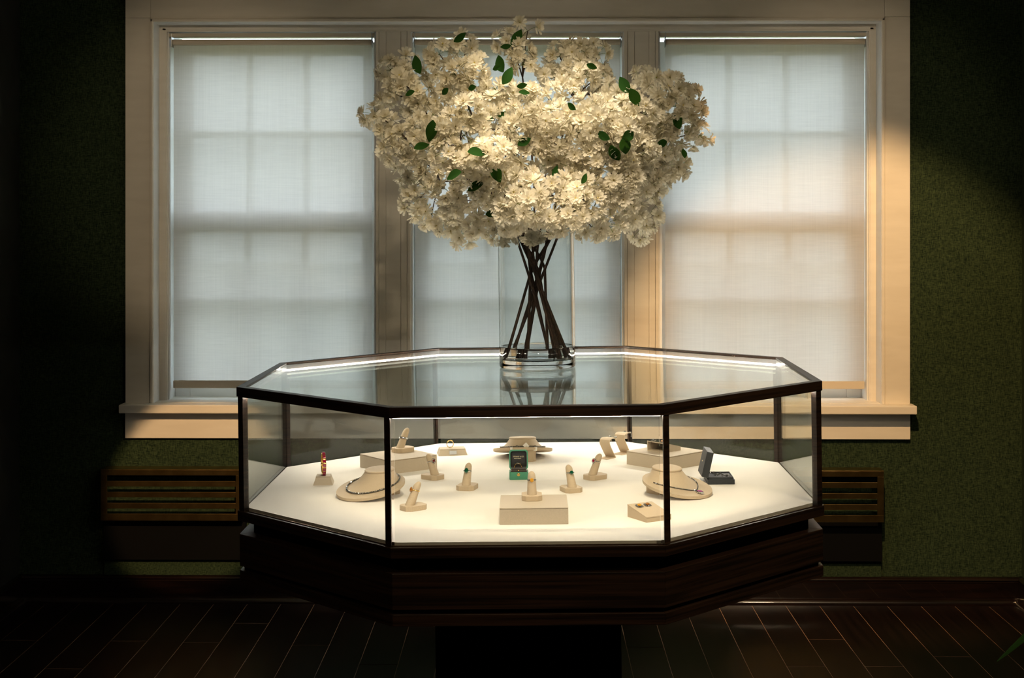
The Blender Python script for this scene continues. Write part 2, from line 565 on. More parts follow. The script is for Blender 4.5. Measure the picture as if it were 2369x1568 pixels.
# baseboards with cap bead and quarter-round
zc1 = at_y(1184, 1334, WALL - .02).z
def baseboard(name, along, a, b, wallpos, sign):
    def bx(mb, d0, d1, z0, z1, bev=0):
        lo, hi = sorted((wallpos + sign * d0, wallpos + sign * d1))
        if along == 'x':
            mb.box(a, b, lo, hi, z0, z1, bev)
        else:
            mb.box(lo, hi, a, b, z0, z1, bev)
    top = zc1
    face = MB(); bx(face, 0, 0.016, 0, top - .02)
    o = struct(face.build(name, 'baseboard_wood'))
    # cap bead
    pr = [(0.0, top + .001), (0.010, top + .001), (0.017, top - .003), (0.021, top - .009), (0.017, top - .015), (0.018, top - .020), (0.0, top - .020)]
    qr = [(0.014, 0.0), (0.036, 0.0), (0.0345, 0.010), (0.029, 0.018), (0.022, 0.0225), (0.014, 0.024)]
    for nm, p in (('cap_bead', pr), ('shoe_moulding', qr)):
        mb = MB()
        rings = []
        for e in (a, b):
            if along == 'x':
                rings.append([(e, wallpos + sign * d, z) for d, z in p])
            else:
                rings.append([(wallpos + sign * d, e, z) for d, z in p])
        mb.loft(rings)
        mb.build(nm, 'baseboard_wood', o, smooth='auto')
    return o
baseboard('baseboard_back', 'x', XL, XR, WALL, -1)
baseboard('baseboard_left', 'y', YB, WALL, XL, 1)
baseboard('baseboard_right', 'y', YB, WALL, XR, -1)

# ------------------------------------------------------------------ window trim
co_l, co_r = at_y(290, 500, CASE_F).x, at_y(2105.5, 500, CASE_F).x
hd = wt + 0.16
tr = 0
def trim(mb, label=None, mt='cream_paint', smooth=False):
    global tr
    tr += 1
    return struct(mb.build('trim_%d' % tr, mt, smooth=smooth))
z_seam = at_y(300, 41.5, CASE_F).z
stool_top = at_y(1200, 938, CASE_F - .055).z
trim(MB().box(co_l, wl, CASE_F, WALL + .02, stool_top, z_seam, .0015))
trim(MB().box(wr, co_r, CASE_F, WALL + .02, stool_top, z_seam, .0015))
trim(MB().box(co_l, wl, CASE_F, WALL + .02, z_seam + .0006, hd, .0015))
trim(MB().box(wr, co_r, CASE_F, WALL + .02, z_seam + .0006, hd, .0015))
trim(MB().box(wl + .0006, wr - .0006, CASE_F, WALL + .02, wt, hd, .0015))
# bead around the reveal
bw = 0.0115
m = MB()
for (a, b, c, d) in ((wl, wl + bw, stool_top, wt), (wr - bw, wr, stool_top, wt), (wl, wr, wt - bw, wt)):
    m.box(a, b, CASE_F - .006, FRAME + .04, c, d, .003)
trim(m)
# reveal lining
m = MB()
rv = 0.018
m.box(wl + bw - .004, wl + bw + .001, CASE_F + .006, OUT - .02, stool_top, wt)
m.box(wr - bw - .001, wr - bw + .004, CASE_F + .006, OUT - .02, stool_top, wt)
m.box(wl + bw, wr - bw, CASE_F + .006, OUT - .02, wt - bw - .001, wt - bw + .004)
trim(m, mt='white_paint')
# stool and apron
st_l, st_r = at_y(274, 950, CASE_F - .055).x, at_y(2122, 950, CASE_F - .055).x
stool_bot = at_y(1200, 957.5, CASE_F - .055).z
m = MB()
m.box(st_l, st_r, CASE_F - .055, WALL + .01, stool_bot, stool_top, .004)
m.box(wl, wr, WALL, OUT - .02, stool_bot, stool_top + .001)
trim(m)
ap_b = at_y(1200, 1015, CASE_F).z
trim(MB().box(at_y(289, 980, CASE_F).x, at_y(2106.5, 980, CASE_F).x, CASE_F + .002, WALL + .01, ap_b, stool_bot - .0005, .0015))

# inner frame and mullions, openings
def fx(u):
    return at_y(u, 480, FRAME).x
OPEN = [(386, 868.5), (950, 1443.5), (1524, 2011)]
z_open_t = at_y(1200, 72.5, FRAME).z
z_open_b = at_y(1200, 926, FRAME + .02).z
m = MB()
m.box(wl + bw, fx(386), FRAME, OUT - .03, stool_top, wt - bw)
m.box(fx(2011), wr - bw, FRAME, OUT - .03, stool_top, wt - bw)
m.box(fx(386), fx(2011), FRAME, OUT - .03, z_open_t, wt - bw)
m.box(fx(386), fx(2011), FRAME + .012, OUT - .03, stool_top, z_open_b)
trim(m)
# raised stop strips round the frame
m = MB()
m.box(fx(377), fx(384), FRAME - .004, FRAME, stool_top, z_open_t + .012)
m.box(fx(2013), fx(2020), FRAME - .004, FRAME, stool_top, z_open_t + .012)
m.box(fx(377), fx(2020), FRAME - .004, FRAME, z_open_t + .006, z_open_t + .016)
trim(m)
for a, b in ((868.5, 950), (1443.5, 1524)):
    t = struct(MB().box(fx(a + .5), fx(b - .5), FRAME + .006, OUT - .03, stool_top, z_open_t + .001).build('trim_%d' % (tr + 1), 'cream_paint'))
    tr += 1
    w = b - a
    for c, d, e in ((a + .5, a + 8, .004), (a + 8, a + .30 * w, .000), (b - .28 * w, b - 8, .000), (b - 8, b - .5, .004)):
        MB().box(fx(c) + .0006, fx(d) - .0006, FRAME - e, FRAME + .0065, stool_top, z_open_t, .0012).build('mullion_strip', 'cream_paint', t)
    MB().box(fx(a + .30 * w) + .0006, fx(b - .28 * w) - .0006, FRAME + .003, FRAME + .0065, stool_top, z_open_t, .0008).build('mullion_board', 'cream_paint', t)

# ------------------------------------------------------------------ double-hung windows
SASH_LO, SASH_UP = 5.80, 5.84
def sash(parent, x0, x1, z0, z1, y, rails, zm, name):
    """rails = (stile, top rail, bottom rail)"""
    st, rt, rb = rails
    f = MB()
    f.box(x0, x0 + st, y, y + .034, z0, z1, .003)
    f.box(x1 - st, x1, y, y + .034, z0, z1, .003)
    f.box(x0 + st, x1 - st, y, y + .034, z1 - rt, z1, .003)
    f.box(x0 + st, x1 - st, y, y + .034, z0, z0 + rb, .003)
    s = f.build('sash', 'white_paint', parent)
    gx0, gx1, gz0, gz1 = x0 + st, x1 - st, z0 + rb, z1 - rt
    mw = 0.026
    xs = [gx0 + (gx1 - gx0) * t for t in (0, 1 / 3, 2 / 3, 1)]
    zs = [gz0, zm, gz1]
    for x in xs[1:3]:
        MB().box(x - mw / 2, x + mw / 2, y + .004, y + .03, gz0, gz1, .003).build('muntin', 'white_paint', s)
    MB().box(gx0, gx1, y + .0045, y + .0295, zm - mw / 2, zm + mw / 2, .003).build('muntin', 'white_paint', s)
    for i in range(3):
        for j in range(2):
            MB().box(xs[i] + (mw / 2 if i else 0), xs[i + 1] - (mw / 2 if i < 2 else 0), y + .015, y + .018,
                     zs[j] + (mw / 2 if j else 0), zs[j + 1] - (mw / 2 if j < 1 else 0)).build('pane', 'window_glass', s)
    return s

for i, (a, b) in enumerate(OPEN):
    w = struct(empty('window_%d' % (i + 1)))
    x0, x1 = fx(a), fx(b)
    zmeet0, zmeet1 = at_y(1200, 536, SASH_LO).z, at_y(1200, 488, SASH_UP).z
    zlo, zhi = at_y(1200, 926, SASH_LO).z, at_y(1200, 97, SASH_UP).z
    # jamb liner
    j = MB()
    j.box(x0 - .002, x0 + .006, FRAME + .015, OUT - .03, zlo, z_open_t)
    j.box(x1 - .006, x1 + .002, FRAME + .015, OUT - .03, zlo, z_open_t)
    j.build('jamb_liner', 'white_paint', w)
    ms = at_y(1200, 692, SASH_LO).z
    mu_ = at_y(1200, 311, SASH_UP).z
    sash(w, x0 + .006, x1 - .006, zlo, zmeet1 - .002, SASH_LO, (.058, zmeet1 - zmeet0, .075), ms, 'lower')
    sash(w, x0 + .006, x1 - .006, zmeet0 + .01, zhi, SASH_UP, (.058, .052, .055), mu_, 'upper')
    MB().box(x0 + .01, x1 - .01, OUT - .042, OUT - .040, zlo, zmeet1).build('insect_screen', 'insect_screen', w)
    # sash lift
    MB().box((x0 + x1) / 2 - .03, (x0 + x1) / 2 + .03, SASH_LO - .012, SASH_LO + .002, zlo + .03, zlo + .038, .003).build('sash_lift', 'white_paint', w)

struct(MB().box(-30, 30, OUT + .2, 60, -0.6, -0.5).build('floor_lawn', 'lawn_green'))

# ------------------------------------------------------------------ roller blinds
BL = 5.735
BLIND = [(402, 860.5, 'left'), (961, 1434, 'middle'), (1539, 1999, 'right')]
for i, (a, b, side) in enumerate(BLIND):
    lab = {'left': 'closed pale roller blind in the left window, farthest from the lit wall',
           'middle': 'closed pale roller blind in the middle window behind the bouquet',
           'right': 'closed pale roller blind in the right window, warmly lit at its foot'}[side]
    x0, x1 = at_y(a, 500, BL).x, at_y(b, 500, BL).x
    zt, zb = at_y(1200, 98, BL).z, at_y(1200, 890, BL).z
    ox0, ox1 = fx(OPEN[i][0]), fx(OPEN[i][1])
    t = thing('roller_blind', lab, 'blind', Matrix.Translation(((x0 + x1) / 2, BL, zb)), 'roller blinds in the three windows')
    inv = t.matrix_basis.inverted()
    def part(mb, nm, mt, smooth=False, par=None):
        o = mb.build(nm, mt, par or t, smooth=smooth)
        if par is None:
            o.matrix_parent_inverse = inv
        return o
    part(MB().box(x0, x1, BL - .0005, BL + .0005, zb, zt), 'fabric', 'blind_fabric')
    rr = 0.0115
    mb = MB()
    mb.loft([[(x, BL - rr + rr * math.cos(2 * PI * q / 24), zt + rr * math.sin(2 * PI * q / 24)) for q in range(24)] for x in (x0, x1)])
    part(mb, 'roller_tube', 'bar_fabric', 'auto')
    zq0, zq1 = at_y(1200, 899, BL - .008).z, at_y(1200, 881, BL - .008).z
    mb = MB()
    mb.box(x0 - .001, x1 + .001, BL - .009, BL + .006, zq0, zq1, .004)
    part(mb, 'bottom_bar', 'bar_fabric')
    mb = MB()
    mb.box(ox0 + .004, ox1 - .004, FRAME + .012, BL + .012, at_y(1200, 84, BL - .03).z, at_y(1200, 76.5, BL - .03).z, .001)
    part(mb, 'head_rail', 'bar_fabric')
    for e, s in ((x0, -1), (x1, 1)):
        mb = MB()
        mb.box(e + s * .002 - .0015, e + s * .002 + .0015, BL - .034, BL + .006, zt - .02, zt + .034, .001)
        mb.box(min(e, e + s * .006), max(e, e + s * .006), BL - .02, BL - .009, zt - .005, zt + .005)
        part(mb, 'bracket', 'bracket_metal')

# ------------------------------------------------------------------ brass radiator grilles
def grille(label, ua, ub):
    yb_, yf = WALL, WALL - .074
    x0, x1 = at_y(ua, 1150, yf).x, at_y(ub, 1150, yf).x
    z1, z0 = at_y(1184, 1087, yf).z, at_y(1184, 1206, yf).z
    t = thing('radiator_grille', label, 'grille', Matrix.Translation(((x0 + x1) / 2, yf, z0)), 'brass wall grilles')
    inv = t.matrix_basis.inverted()
    def part(mb, nm):
        o = mb.build(nm, 'brass', t)
        o.matrix_parent_inverse = inv
    part(MB().box(x0, x1, yf, yb_, z1 - .002, z1, .0007), 'top_plate')
    def zz(v):
        return at_y(1184, v, yf).z
    part(MB().box(x0, x1, yf, yf + .003, zz(1101), z1 - .0022, .0007), 'top_rail')
    part(MB().box(x0, x1, yf, yf + .003, z0, zz(1190), .0007), 'bottom_rail')
    sw = 0.024
    for a in (x0, x1 - sw):
        part(MB().box(a, a + sw, yf, yf + .003, zz(1189.8), zz(1101.2), .0007), 'stile')
    for a in (x0, x1 - .002):
        part(MB().box(a, a + .002, yf + .0032, yb_, z0, z1 - .0022), 'side_plate')
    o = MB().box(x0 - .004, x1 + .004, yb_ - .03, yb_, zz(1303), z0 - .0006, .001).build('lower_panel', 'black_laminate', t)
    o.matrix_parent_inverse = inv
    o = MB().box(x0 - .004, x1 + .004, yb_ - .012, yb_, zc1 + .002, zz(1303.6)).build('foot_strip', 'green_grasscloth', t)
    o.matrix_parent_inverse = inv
    for va, vb in ((1114, 1127), (1139.5, 1152), (1165, 1178)):
        part(MB().box(x0 + sw + .0003, x1 - sw - .0003, yf, yf + .003, zz(vb), zz(va), .0007), 'slat')
# the black panel under each grille belongs to it
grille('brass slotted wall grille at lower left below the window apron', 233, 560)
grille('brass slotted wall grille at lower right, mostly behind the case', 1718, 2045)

# ================================================================== DISPLAY CASE
RHO = 0.0131
CM = Matrix.Translation((0.017, 4.275, 0)) @ Matrix.Rotation(-0.011, 4, 'Z') @ Matrix.Rotation(-RHO, 4, 'Y')
CMI = CM.inverted()
AP = 0.7824
T8 = math.sqrt(2) - 1
def octa(a):
    p = a * T8
    return [(-p, -a), (p, -a), (a, -p), (a, p), (p, a), (-p, a), (-a, p), (-a, -p)]
case = thing('display_case', 'octagonal dark wood jewellery case with glass sides and lit interior', 'display case', CM)
def ring8(name, ao, ai, z0, z1, mt, bev=True, only=range(8)):
    O, I = octa(ao), octa(ai)
    out = []
    for i in only:
        j = (i + 1) % 8
        mb = MB()
        mb.prism([O[i], O[j], I[j], I[i]], z0, z1)
        o = mb.build(name, mt, case)
        if bev:
            md = o.modifiers.new('edge', 'BEVEL')
            md.width = 0.0012
            md.segments = 2
        out.append(o)
    return out
Z_LID1, Z_LID0 = 1.0215, 0.9955
Z_RAIL1, Z_RAIL0 = 0.6901, 0.6636
Z_DR1, Z_DR0 = 0.6274, 0.5414
Z_BD1, Z_BD0 = 0.5304, 0.502
Z_DECK = 0.6975
AD = AP * 0.9959
ring8('lid_rail', AP, AP - .024, Z_LID0, Z_LID1, 'wenge_wood')
ring8('base_rail', AP + .001, AP - .03, Z_RAIL0, Z_RAIL1, 'wenge_wood')
ring8('drum_panel', AD, AD - .05, Z_DR0, Z_DR1, 'wenge_wood')
ring8('foot_band', AD, AD - .05, Z_BD0, Z_BD1, 'wenge_wood')
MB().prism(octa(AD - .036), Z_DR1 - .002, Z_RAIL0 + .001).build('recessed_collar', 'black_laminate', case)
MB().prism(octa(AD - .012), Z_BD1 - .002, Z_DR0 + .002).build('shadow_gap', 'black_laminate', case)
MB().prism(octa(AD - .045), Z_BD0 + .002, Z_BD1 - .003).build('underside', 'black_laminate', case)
# pedestal
pl, pr_ = -0.262, 0.243
MB().box(pl, pr_, -.255, .255, 0.0, Z_BD0 + .003).build('pedestal', 'black_laminate', case)
# deck
MB().prism(octa(AP - .0205), Z_RAIL1 - .02, Z_DECK).build('deck', 'deck_cloth', case)
# corner posts, on the diagonal faces
Oc = octa(AP - .003)
posts = []
for (vi, vj) in ((0, 7), (1, 2), (2, 1), (3, 4), (4, 3), (5, 6), (6, 5), (7, 0)):
    p, q = Vector(Oc[vi]), Vector(Oc[vj])
    d = (q - p).normalized()
    n = -Vector(((p + q) / 2)).normalized()
    w_, th = 0.0225, 0.017
    mb = MB()
    # outline: corner point, along the diagonal, inward, back
    side = Vector((0, 1)) if abs(p.y) > abs(p.x) else Vector((1, 0))
    sgn = -1 if (p.y if abs(p.y) > abs(p.x) else p.x) > 0 else 1
    poly = [p, p + d * w_, p + d * w_ + n * th, p + side * sgn * th * 1.05]
    ar = sum(poly[i].x * poly[(i + 1) % 4].y - poly[(i + 1) % 4].x * poly[i].y for i in range(4))
    if ar < 0:
        poly = poly[::-1]
    mb.prism([tuple(x) for x in poly], Z_RAIL1, Z_LID0)
    o = mb.build('corner_post', 'wenge_wood', case)
    md = o.modifiers.new('edge', 'BEVEL'); md.width = .001; md.segments = 2
# glass panes
for i in range(8):
    g0, g1 = AP - .0125, AP - .0185
    O, I = octa(g0), octa(g1)
    j = (i + 1) % 8
    def inset(a, b, e):
        a, b = Vector(a), Vector(b)
        d = (b - a).normalized()
        return a + d * e, b - d * e
    e = .022 if i % 2 else .004
    a0, b0 = inset(O[i], O[j], e)
    a1, b1 = inset(I[i], I[j], e - .0015)
    MB().prism([tuple(a0), tuple(b0), tuple(b1), tuple(a1)], Z_RAIL1 + .0005, Z_LID0 - .0005).build('glass_pane', 'case_glass', case)
MB().prism(octa(AP - .0242), Z_LID1 - .0095, Z_LID1 - .0035).build('top_glass', 'case_glass', case)
# glazing beads: thin bronze lines under the lid and along the foot of the glass
ring8('glazing_bead', AP - .009, AP - .0122, Z_RAIL1, Z_RAIL1 + .0022, 'bronze_trim', bev=False)
# led strips under the lid
led = ring8('led_strip', AP - .0245, AP - .0305, Z_LID0 + .001, Z_LID0 + .0055, 'led', bev=False, only=(3, 4, 5))
ring8('led_strip', AP - .0188, AP - .0210, Z_LID0 - .0026, Z_LID0 - .0011, 'led', bev=False, only=(0, 1, 7))

# ---- placing on the deck
def deck_local(u, v, z=None):
    """case-local point on the deck plane seen at photo position (u, v)"""
    z = Z_DECK if z is None else z
    c = CMI @ Vector((0, 0, CAMH))
    d = (CMI.to_3x3()) @ ray(u, v)
    t = (z - c.z) / d.z
    return c + d * t

def place(u, v, yaw=0.0, z=None, push=0.0):
    p = deck_local(u, v, z)
    return CM @ Matrix.Translation(p) @ Matrix.Rotation(R(yaw), 4, 'Z') @ Matrix.Translation((0, push, 0))

# ---- risers
def riser(label, M, w=.172, d=.172, h=.042):
    t = thing('display_riser', label, 'riser', M, 'cream risers on the deck')
    MB().box(-w / 2, w / 2, -d / 2, d / 2, 0, h - .0035, .0008).build('box_body', 'riser_leatherette', t)
    MB().box(-w / 2 + .0012, w / 2 - .0012, -d / 2 + .0012, d / 2 - .0012, h - .0036, h - .0026).build('seam', 'seam_brown', t)
    MB().box(-w / 2 - .0002, w / 2 + .0002, -d / 2 - .0002, d / 2 + .0002, h - .0027, h, .0012).build('top_board', 'riser_leatherette', t)
    return t
RH = 0.042
M_r1 = place(1235.5, 1213, 0.6, push=.086)
riser('square cream riser at the front with a citrine ring on top', M_r1)
pF = deck_local(901, 1097.8)
M_r2 = CM @ Matrix.Translation(pF) @ Matrix.Rotation(R(45), 4, 'Z') @ Matrix.Translation((.086, .086, 0))
# orientation from measured edges
def riser_from(corner, left, right):
    c, l, r = deck_local(*corner), deck_local(*left), deck_local(*right)
    a1 = math.atan2(r.y - c.y, r.x - c.x)
    a2 = math.atan2(l.y - c.y, l.x - c.x) - PI / 2
    a = (a1 + a2) / 2
    return CM @ Matrix.Translation(c) @ Matrix.Rotation(a, 4, 'Z') @ Matrix.Translation((.086, .086, 0))
M_r2 = riser_from((901, 1097.8), (833.4, 1080.9), (1015, 1082.4))
M_r3 = riser_from((1545, 1089.4), (1448.5, 1074.5), (1624, 1076))
riser('cream riser at back left under the diamond band ring', M_r2)
riser('cream riser at back right under the hollow wedge stand', M_r3)

# ---- ring stands: chamfered block with a leaning finger
FIN_LEAN = 26.0
def finger_stand(label, M, lean=FIN_LEAN):
    t = thing('ring_stand', label, 'ring stand', M, 'leatherette finger ring stands')
    w, l, h, c = .026, .033, .0135, .011
    poly = [(-w + c, -l), (w - c, -l), (w, -l + c), (w, l - c), (w - c, l), (-w + c, l), (-w, l - c), (-w, -l + c)]
    o = MB().prism(poly, 0, h).build('block', 'display_leatherette', t)
    md = o.modifiers.new('edge', 'BEVEL'); md.width = .0009; md.segments = 2
    k = math.tan(R(lean))
    rings = []
    H, r0, r1 = .058, .0128, .0098
    zs = [0, .01, .02, .03, .04, .046, .05, .0535, .0565, .058]
    for z in zs:
        if z < .046:
            r = r0 + (r1 - r0) * z / .046
        else:
            r = r1 * math.sqrt(max(0.02, 1 - ((z - .046) / .0122) ** 2))
        rings.append([(r * math.cos(2 * PI * i / 20), -.010 + k * z + r * 1.06 * math.sin(2 * PI * i / 20), h + z) for i in range(20)])
    MB().loft(rings).build('finger', 'display_leatherette', t, smooth='auto')
    return t

def ring_matrix(M, lean=FIN_LEAN, z=.036):
    """origin at the finger axis, local z along the finger, local -y the ring's head"""
    k = math.tan(R(lean))
    return M @ Matrix.Translation((0, -.010 + k * z, .0135 + z)) @ Matrix.Rotation(-R(lean) * .6, 4, 'X')

def gem_ring(label, M, band='silver', stone='emerald', cut='emerald', size=.0055, halo=True, rad=.0112, group='gem rings on finger stands', sides=None):
    t = thing('gem_ring', label, 'ring', M, group)
    MB().torus(rad, .0011, seg=32, sub=8, flat=1.4).build('band', band, t, smooth=True)
    hc = Vector((0, -rad - .0022, 0))
    up = (0, -1, 0)
    s = MB()
    if cut == 'emerald':
        s.gem(hc + Vector((0, -.001, 0)), size, up, seg=8, sx=.85, sy=1.15, h=.8, twist=PI / 8)
    elif cut == 'square':
        s.gem(hc + Vector((0, -.001, 0)), size, up, seg=8, h=.8, twist=PI / 8)
    else:
        s.gem(hc + Vector((0, -.001, 0)), size, up, seg=12, h=.8)
    s.build('stone', stone, t)
    b = MB()
    b.box(-.003, .003, -rad - .002, -rad + .0008, -.0025, .0025, .0006)
    b.build('setting', band, t)
    if halo:
        hb = MB()
        n = 12
        for i in range(n):
            a = 2 * PI * i / n
            rx, ry = (size * .85 + .0022, size * 1.15 + .0022) if cut == 'emerald' else (size + .0022, size + .0022)
            hb.gem((rx * math.cos(a), -rad - .0022, ry * math.sin(a)), .0017, up, seg=6)
        o = hb.build('halo', 'diamond', t)
    if sides:
        sb = MB()
        for sx in (-1, 1):
            for q in range(3):
                a = -PI / 2 + sx * (.55 + .3 * q)
                sb.gem((rad * 1.08 * math.cos(a), rad * 1.08 * math.sin(a), 0), .0022 - .0003 * q, (math.cos(a), math.sin(a), 0), seg=6)
        sb.build('side_stones', sides, t)
    return t

STANDS = [  # u, v of block centre on the deck, yaw, ring spec
    (956, 1178, -52, dict(label='gold ring with a brown emerald cut stone on the frontmost left stand', band='gold', stone='topaz', cut='emerald', size=.0062, halo=False), 'leatherette ring stand leaning right at front left with the brown stone ring'),
    (1001, 1107, 48, dict(label='silver cluster ring with a dark red stone before the left riser', band='silver', stone='garnet', cut='round', size=.0045), 'leatherette ring stand leaning left beside the left riser'),
    (1081, 1131, -14, dict(label='silver ring with an oblong deep green stone, left of the green box', band='silver', stone='emerald', cut='emerald', size=.0068, sides='diamond', halo=False), 'nearly upright leatherette ring stand left of the green box'),
    (1321, 1136, 20, dict(label='silver ring with a square green stone, right of the front riser', band='silver', stone='emerald', cut='square', size=.0055, sides='diamond', halo=False), 'leatherette ring stand behind the right end of the front riser'),
    (1377, 1107, -52, dict(label='silver ring with a red stone and diamonds near the earring stands', band='silver', stone='ruby', cut='round', size=.0048, sides='diamond'), 'leatherette ring stand leaning right in front of the curved earring stands'),
]
for u, v, yw, spec, lab in STANDS:
    M = place(u, v, yw)
    finger_stand(lab, M)
    gem_ring(M=ring_matrix(M), **spec)
# on the front riser
M = CM @ Matrix.Translation(deck_local(1230.5, 1154, Z_DECK + RH)) @ Matrix.Rotation(R(2), 4, 'Z')
finger_stand('leatherette ring stand on top of the front riser', M, lean=12)
gem_ring('ring with a yellow stone on the stand upon the front riser', ring_matrix(M, 12), band='silver', stone='citrine', cut='round', size=.0052, halo=False, sides='diamond')
# on the back left riser
M = CM @ Matrix.Translation(deck_local(932, 1044, Z_DECK + RH)) @ Matrix.Rotation(R(-48), 4, 'Z')
finger_stand('leatherette ring stand on top of the back left riser', M)
t = thing('diamond_band_ring', 'wide diamond band ring on the back left riser', 'ring', ring_matrix(M, z=.028), 'gem rings on finger stands')
MB().torus(.0122, .0012, seg=32, sub=8, flat=2.2).build('band', 'silver', t, smooth=True)
mb = MB()
for i in range(26):
    a = 2 * PI * i / 26
    for zz_ in (-.0014, .0014):
        mb.gem((.0133 * math.cos(a), .0133 * math.sin(a), zz_), .0014, (math.cos(a), math.sin(a), 0), seg=6)
mb.build('pave_stones', 'diamond', t)['kind'] = 'stuff'

# ---- necklace busts
def bust_ring(t, n=48):
    """t 0 = rim of the plate, 1 = neck rim"""
    s = t ** 0.62
    rx = .0945 + (.0415 - .0945) * s
    ry = .0985 + (.0400 - .0985) * s
    cy = .036 * s
    rise = t ** 1.9
    beta = R(11.5) * (1 - rise) + R(5) * rise
    cz = .0285 + (.066 - .0285) * (0.42 * t + 0.58 * t ** 2.2)
    out = []
    for i in range(n):
        a = 2 * PI * i / n
        x, y = rx * math.cos(a), ry * math.sin(a)
        out.append(Vector((x, cy + y * math.cos(beta), cz + y * math.sin(beta))))
    return out
def bust_point(t, a):
    r = bust_ring(t, 96)
    k = (a / (2 * PI)) % 1 * 96
    i = int(k)
    f = k - i
    return r[i % 96].lerp(r[(i + 1) % 96], f)
def bust(label, M):
    t = thing('necklace_bust', label, 'necklace stand', M, 'leatherette necklace busts')
    rings = []
    lo = bust_ring(0)
    rings.append([p * .955 - Vector((0, 0, .0085)) + Vector((0, 0, .0)) for p in lo])
    rings.append([p - Vector((0, 0, .0075)) for p in lo])
    rings.append([p - Vector((0, 0, .0015)) for p in lo])
    for k in range(0, 15):
        rings.append(bust_ring(k / 14))
    MB().loft(rings).build('shoulder_plate', 'display_leatherette', t, smooth='auto')
    nk = bust_ring(1.0)
    c = sum(nk, Vector()) / len(nk)
    up = (nk[0] - c).cross(nk[12] - c).normalized()
    mb = MB()
    mb.loft([[c + (p - c) * s + up * h for p in nk] for s, h in ((1.0, .0), (1.03, .0012), (1.03, .0032), (.985, .0048), (.6, .0052))])
    mb.build('neck_cap', 'display_leatherette', t, smooth='auto')
    # support block at the back
    mb = MB()
    poly = [(-.042, .028), (.042, .028), (.042, .072), (.033, .084), (-.033, .084), (-.042, .072)]
    mb.prism(poly, 0, .026)
    tp = mb.v[len(mb.v) - 6:]
    mb.v[len(mb.v) - 6:] = [(x, y, .019 + (y - .0) * math.tan(R(11.5)) + .001) for x, y, z in tp]
    mb.build('support_block', 'display_leatherette', t)
    return t

def strand(name, label, cat, M, path, r, stone='diamond', setting='dark_silver', group=None, tags=None, bead=6):
    t = thing(name, label, cat, M, group)
    ch = MB().tube(path, r * .62, seg=6)
    ch.build('chain', setting, t, smooth=True)
    mb = MB()
    acc = 0.0
    step = r * 2.05
    for a, b in zip(path[:-1], path[1:]):
        a, b = Vector(a), Vector(b)
        seg = (b - a).length
        while acc < seg:
            p = a.lerp(b, acc / seg)
            mb.gem(p + Vector((0, 0, r * .35)), r, (random.uniform(-.4, .4), random.uniform(-.6, .1), 1), seg=bead, twist=random.random())
            acc += step
        acc -= seg
    mb.build('stones', stone, t)['kind'] = 'stuff'
    return t

def necklace_path(t_front, t_back, off=.0022, sharp=1.0, a0=0.0, a1=2 * PI, n=150):
    """runs over the bust, low in front (angle -90), high at the back"""
    pts = []
    for i in range(n + 1):
        a = a0 + (a1 - a0) * i / n
        s = (1 - math.sin(a)) / 2            # 1 at the front
        tt = t_back + (t_front - t_back) * s ** sharp
        pts.append(bust_point(tt, a) + Vector((0, 0, off)))
    return pts

M_b1 = place(858, 1147, -38)
bust('leatherette necklace bust at front left wearing the diamond line necklace', M_b1)
strand('diamond_necklace', 'diamond line necklace on the front left bust', 'necklace', M_b1, necklace_path(.16, .36), .0030)
M_b2 = place(1567, 1143, 46)
bust('leatherette necklace bust at right wearing the pink pendant necklace', M_b2)
pth = []
tip = bust_point(.17, -PI / 2) + Vector((0, 0, .002))
for i in range(61):
    s = i / 60
    a = R(15 + 165) * 0 + R(172) + (R(270) - R(172)) * s
    tt = .30 + (.17 - .30) * s - .0 + .10 * math.sin(PI * s)
    pth.append(bust_point(tt, a) + Vector((0, 0, .002)))
pth2 = [Vector((-p.x, p.y, p.z)) for p in pth][::-1]
tN = strand('pendant_necklace', 'fine diamond necklace with a pink pear pendant on the right bust', 'necklace', M_b2, pth + pth2[1:], .0020)
pc = bust_point(.07, -PI / 2) + Vector((0, 0, .004))
upn = Vector((0, -.25, 1))
q = MB()
def pear(c, s, h0, h1):
    r = []
    for i in range(20):
        a = 2 * PI * i / 20
        y = -math.cos(a)
        x = math.sin(a) * (0.72 - .22 * -y)
        if y < -.6:
            x *= .8
        r.append(Vector(c) + Vector((x * s, y * s * 1.15, 0)))
    return r
ro = pear(pc, .0115, 0, 0)
q.loft([[p + Vector((0, 0, -.003)) for p in ro], [p + Vector((0, 0, .001)) for p in ro], [pc + (p - pc) * .8 + Vector((0, 0, .002)) for p in ro]])
q.build('pendant_setting', 'diamond', tN)
q = MB()
ri = pear(pc, .0085, 0, 0)
q.loft([[p + Vector((0, 0, .001)) for p in ri], [p + Vector((0, 0, .0025)) for p in ri], [pc + (p - pc) * .55 + Vector((0, 0, .0042)) for p in ri]])
q.build('pendant_stone', 'pink_sapphire', tN)

M_b3 = place(1209, 1066, 180, push=-.066)
bust('leatherette necklace bust at the back turned to the window', M_b3)
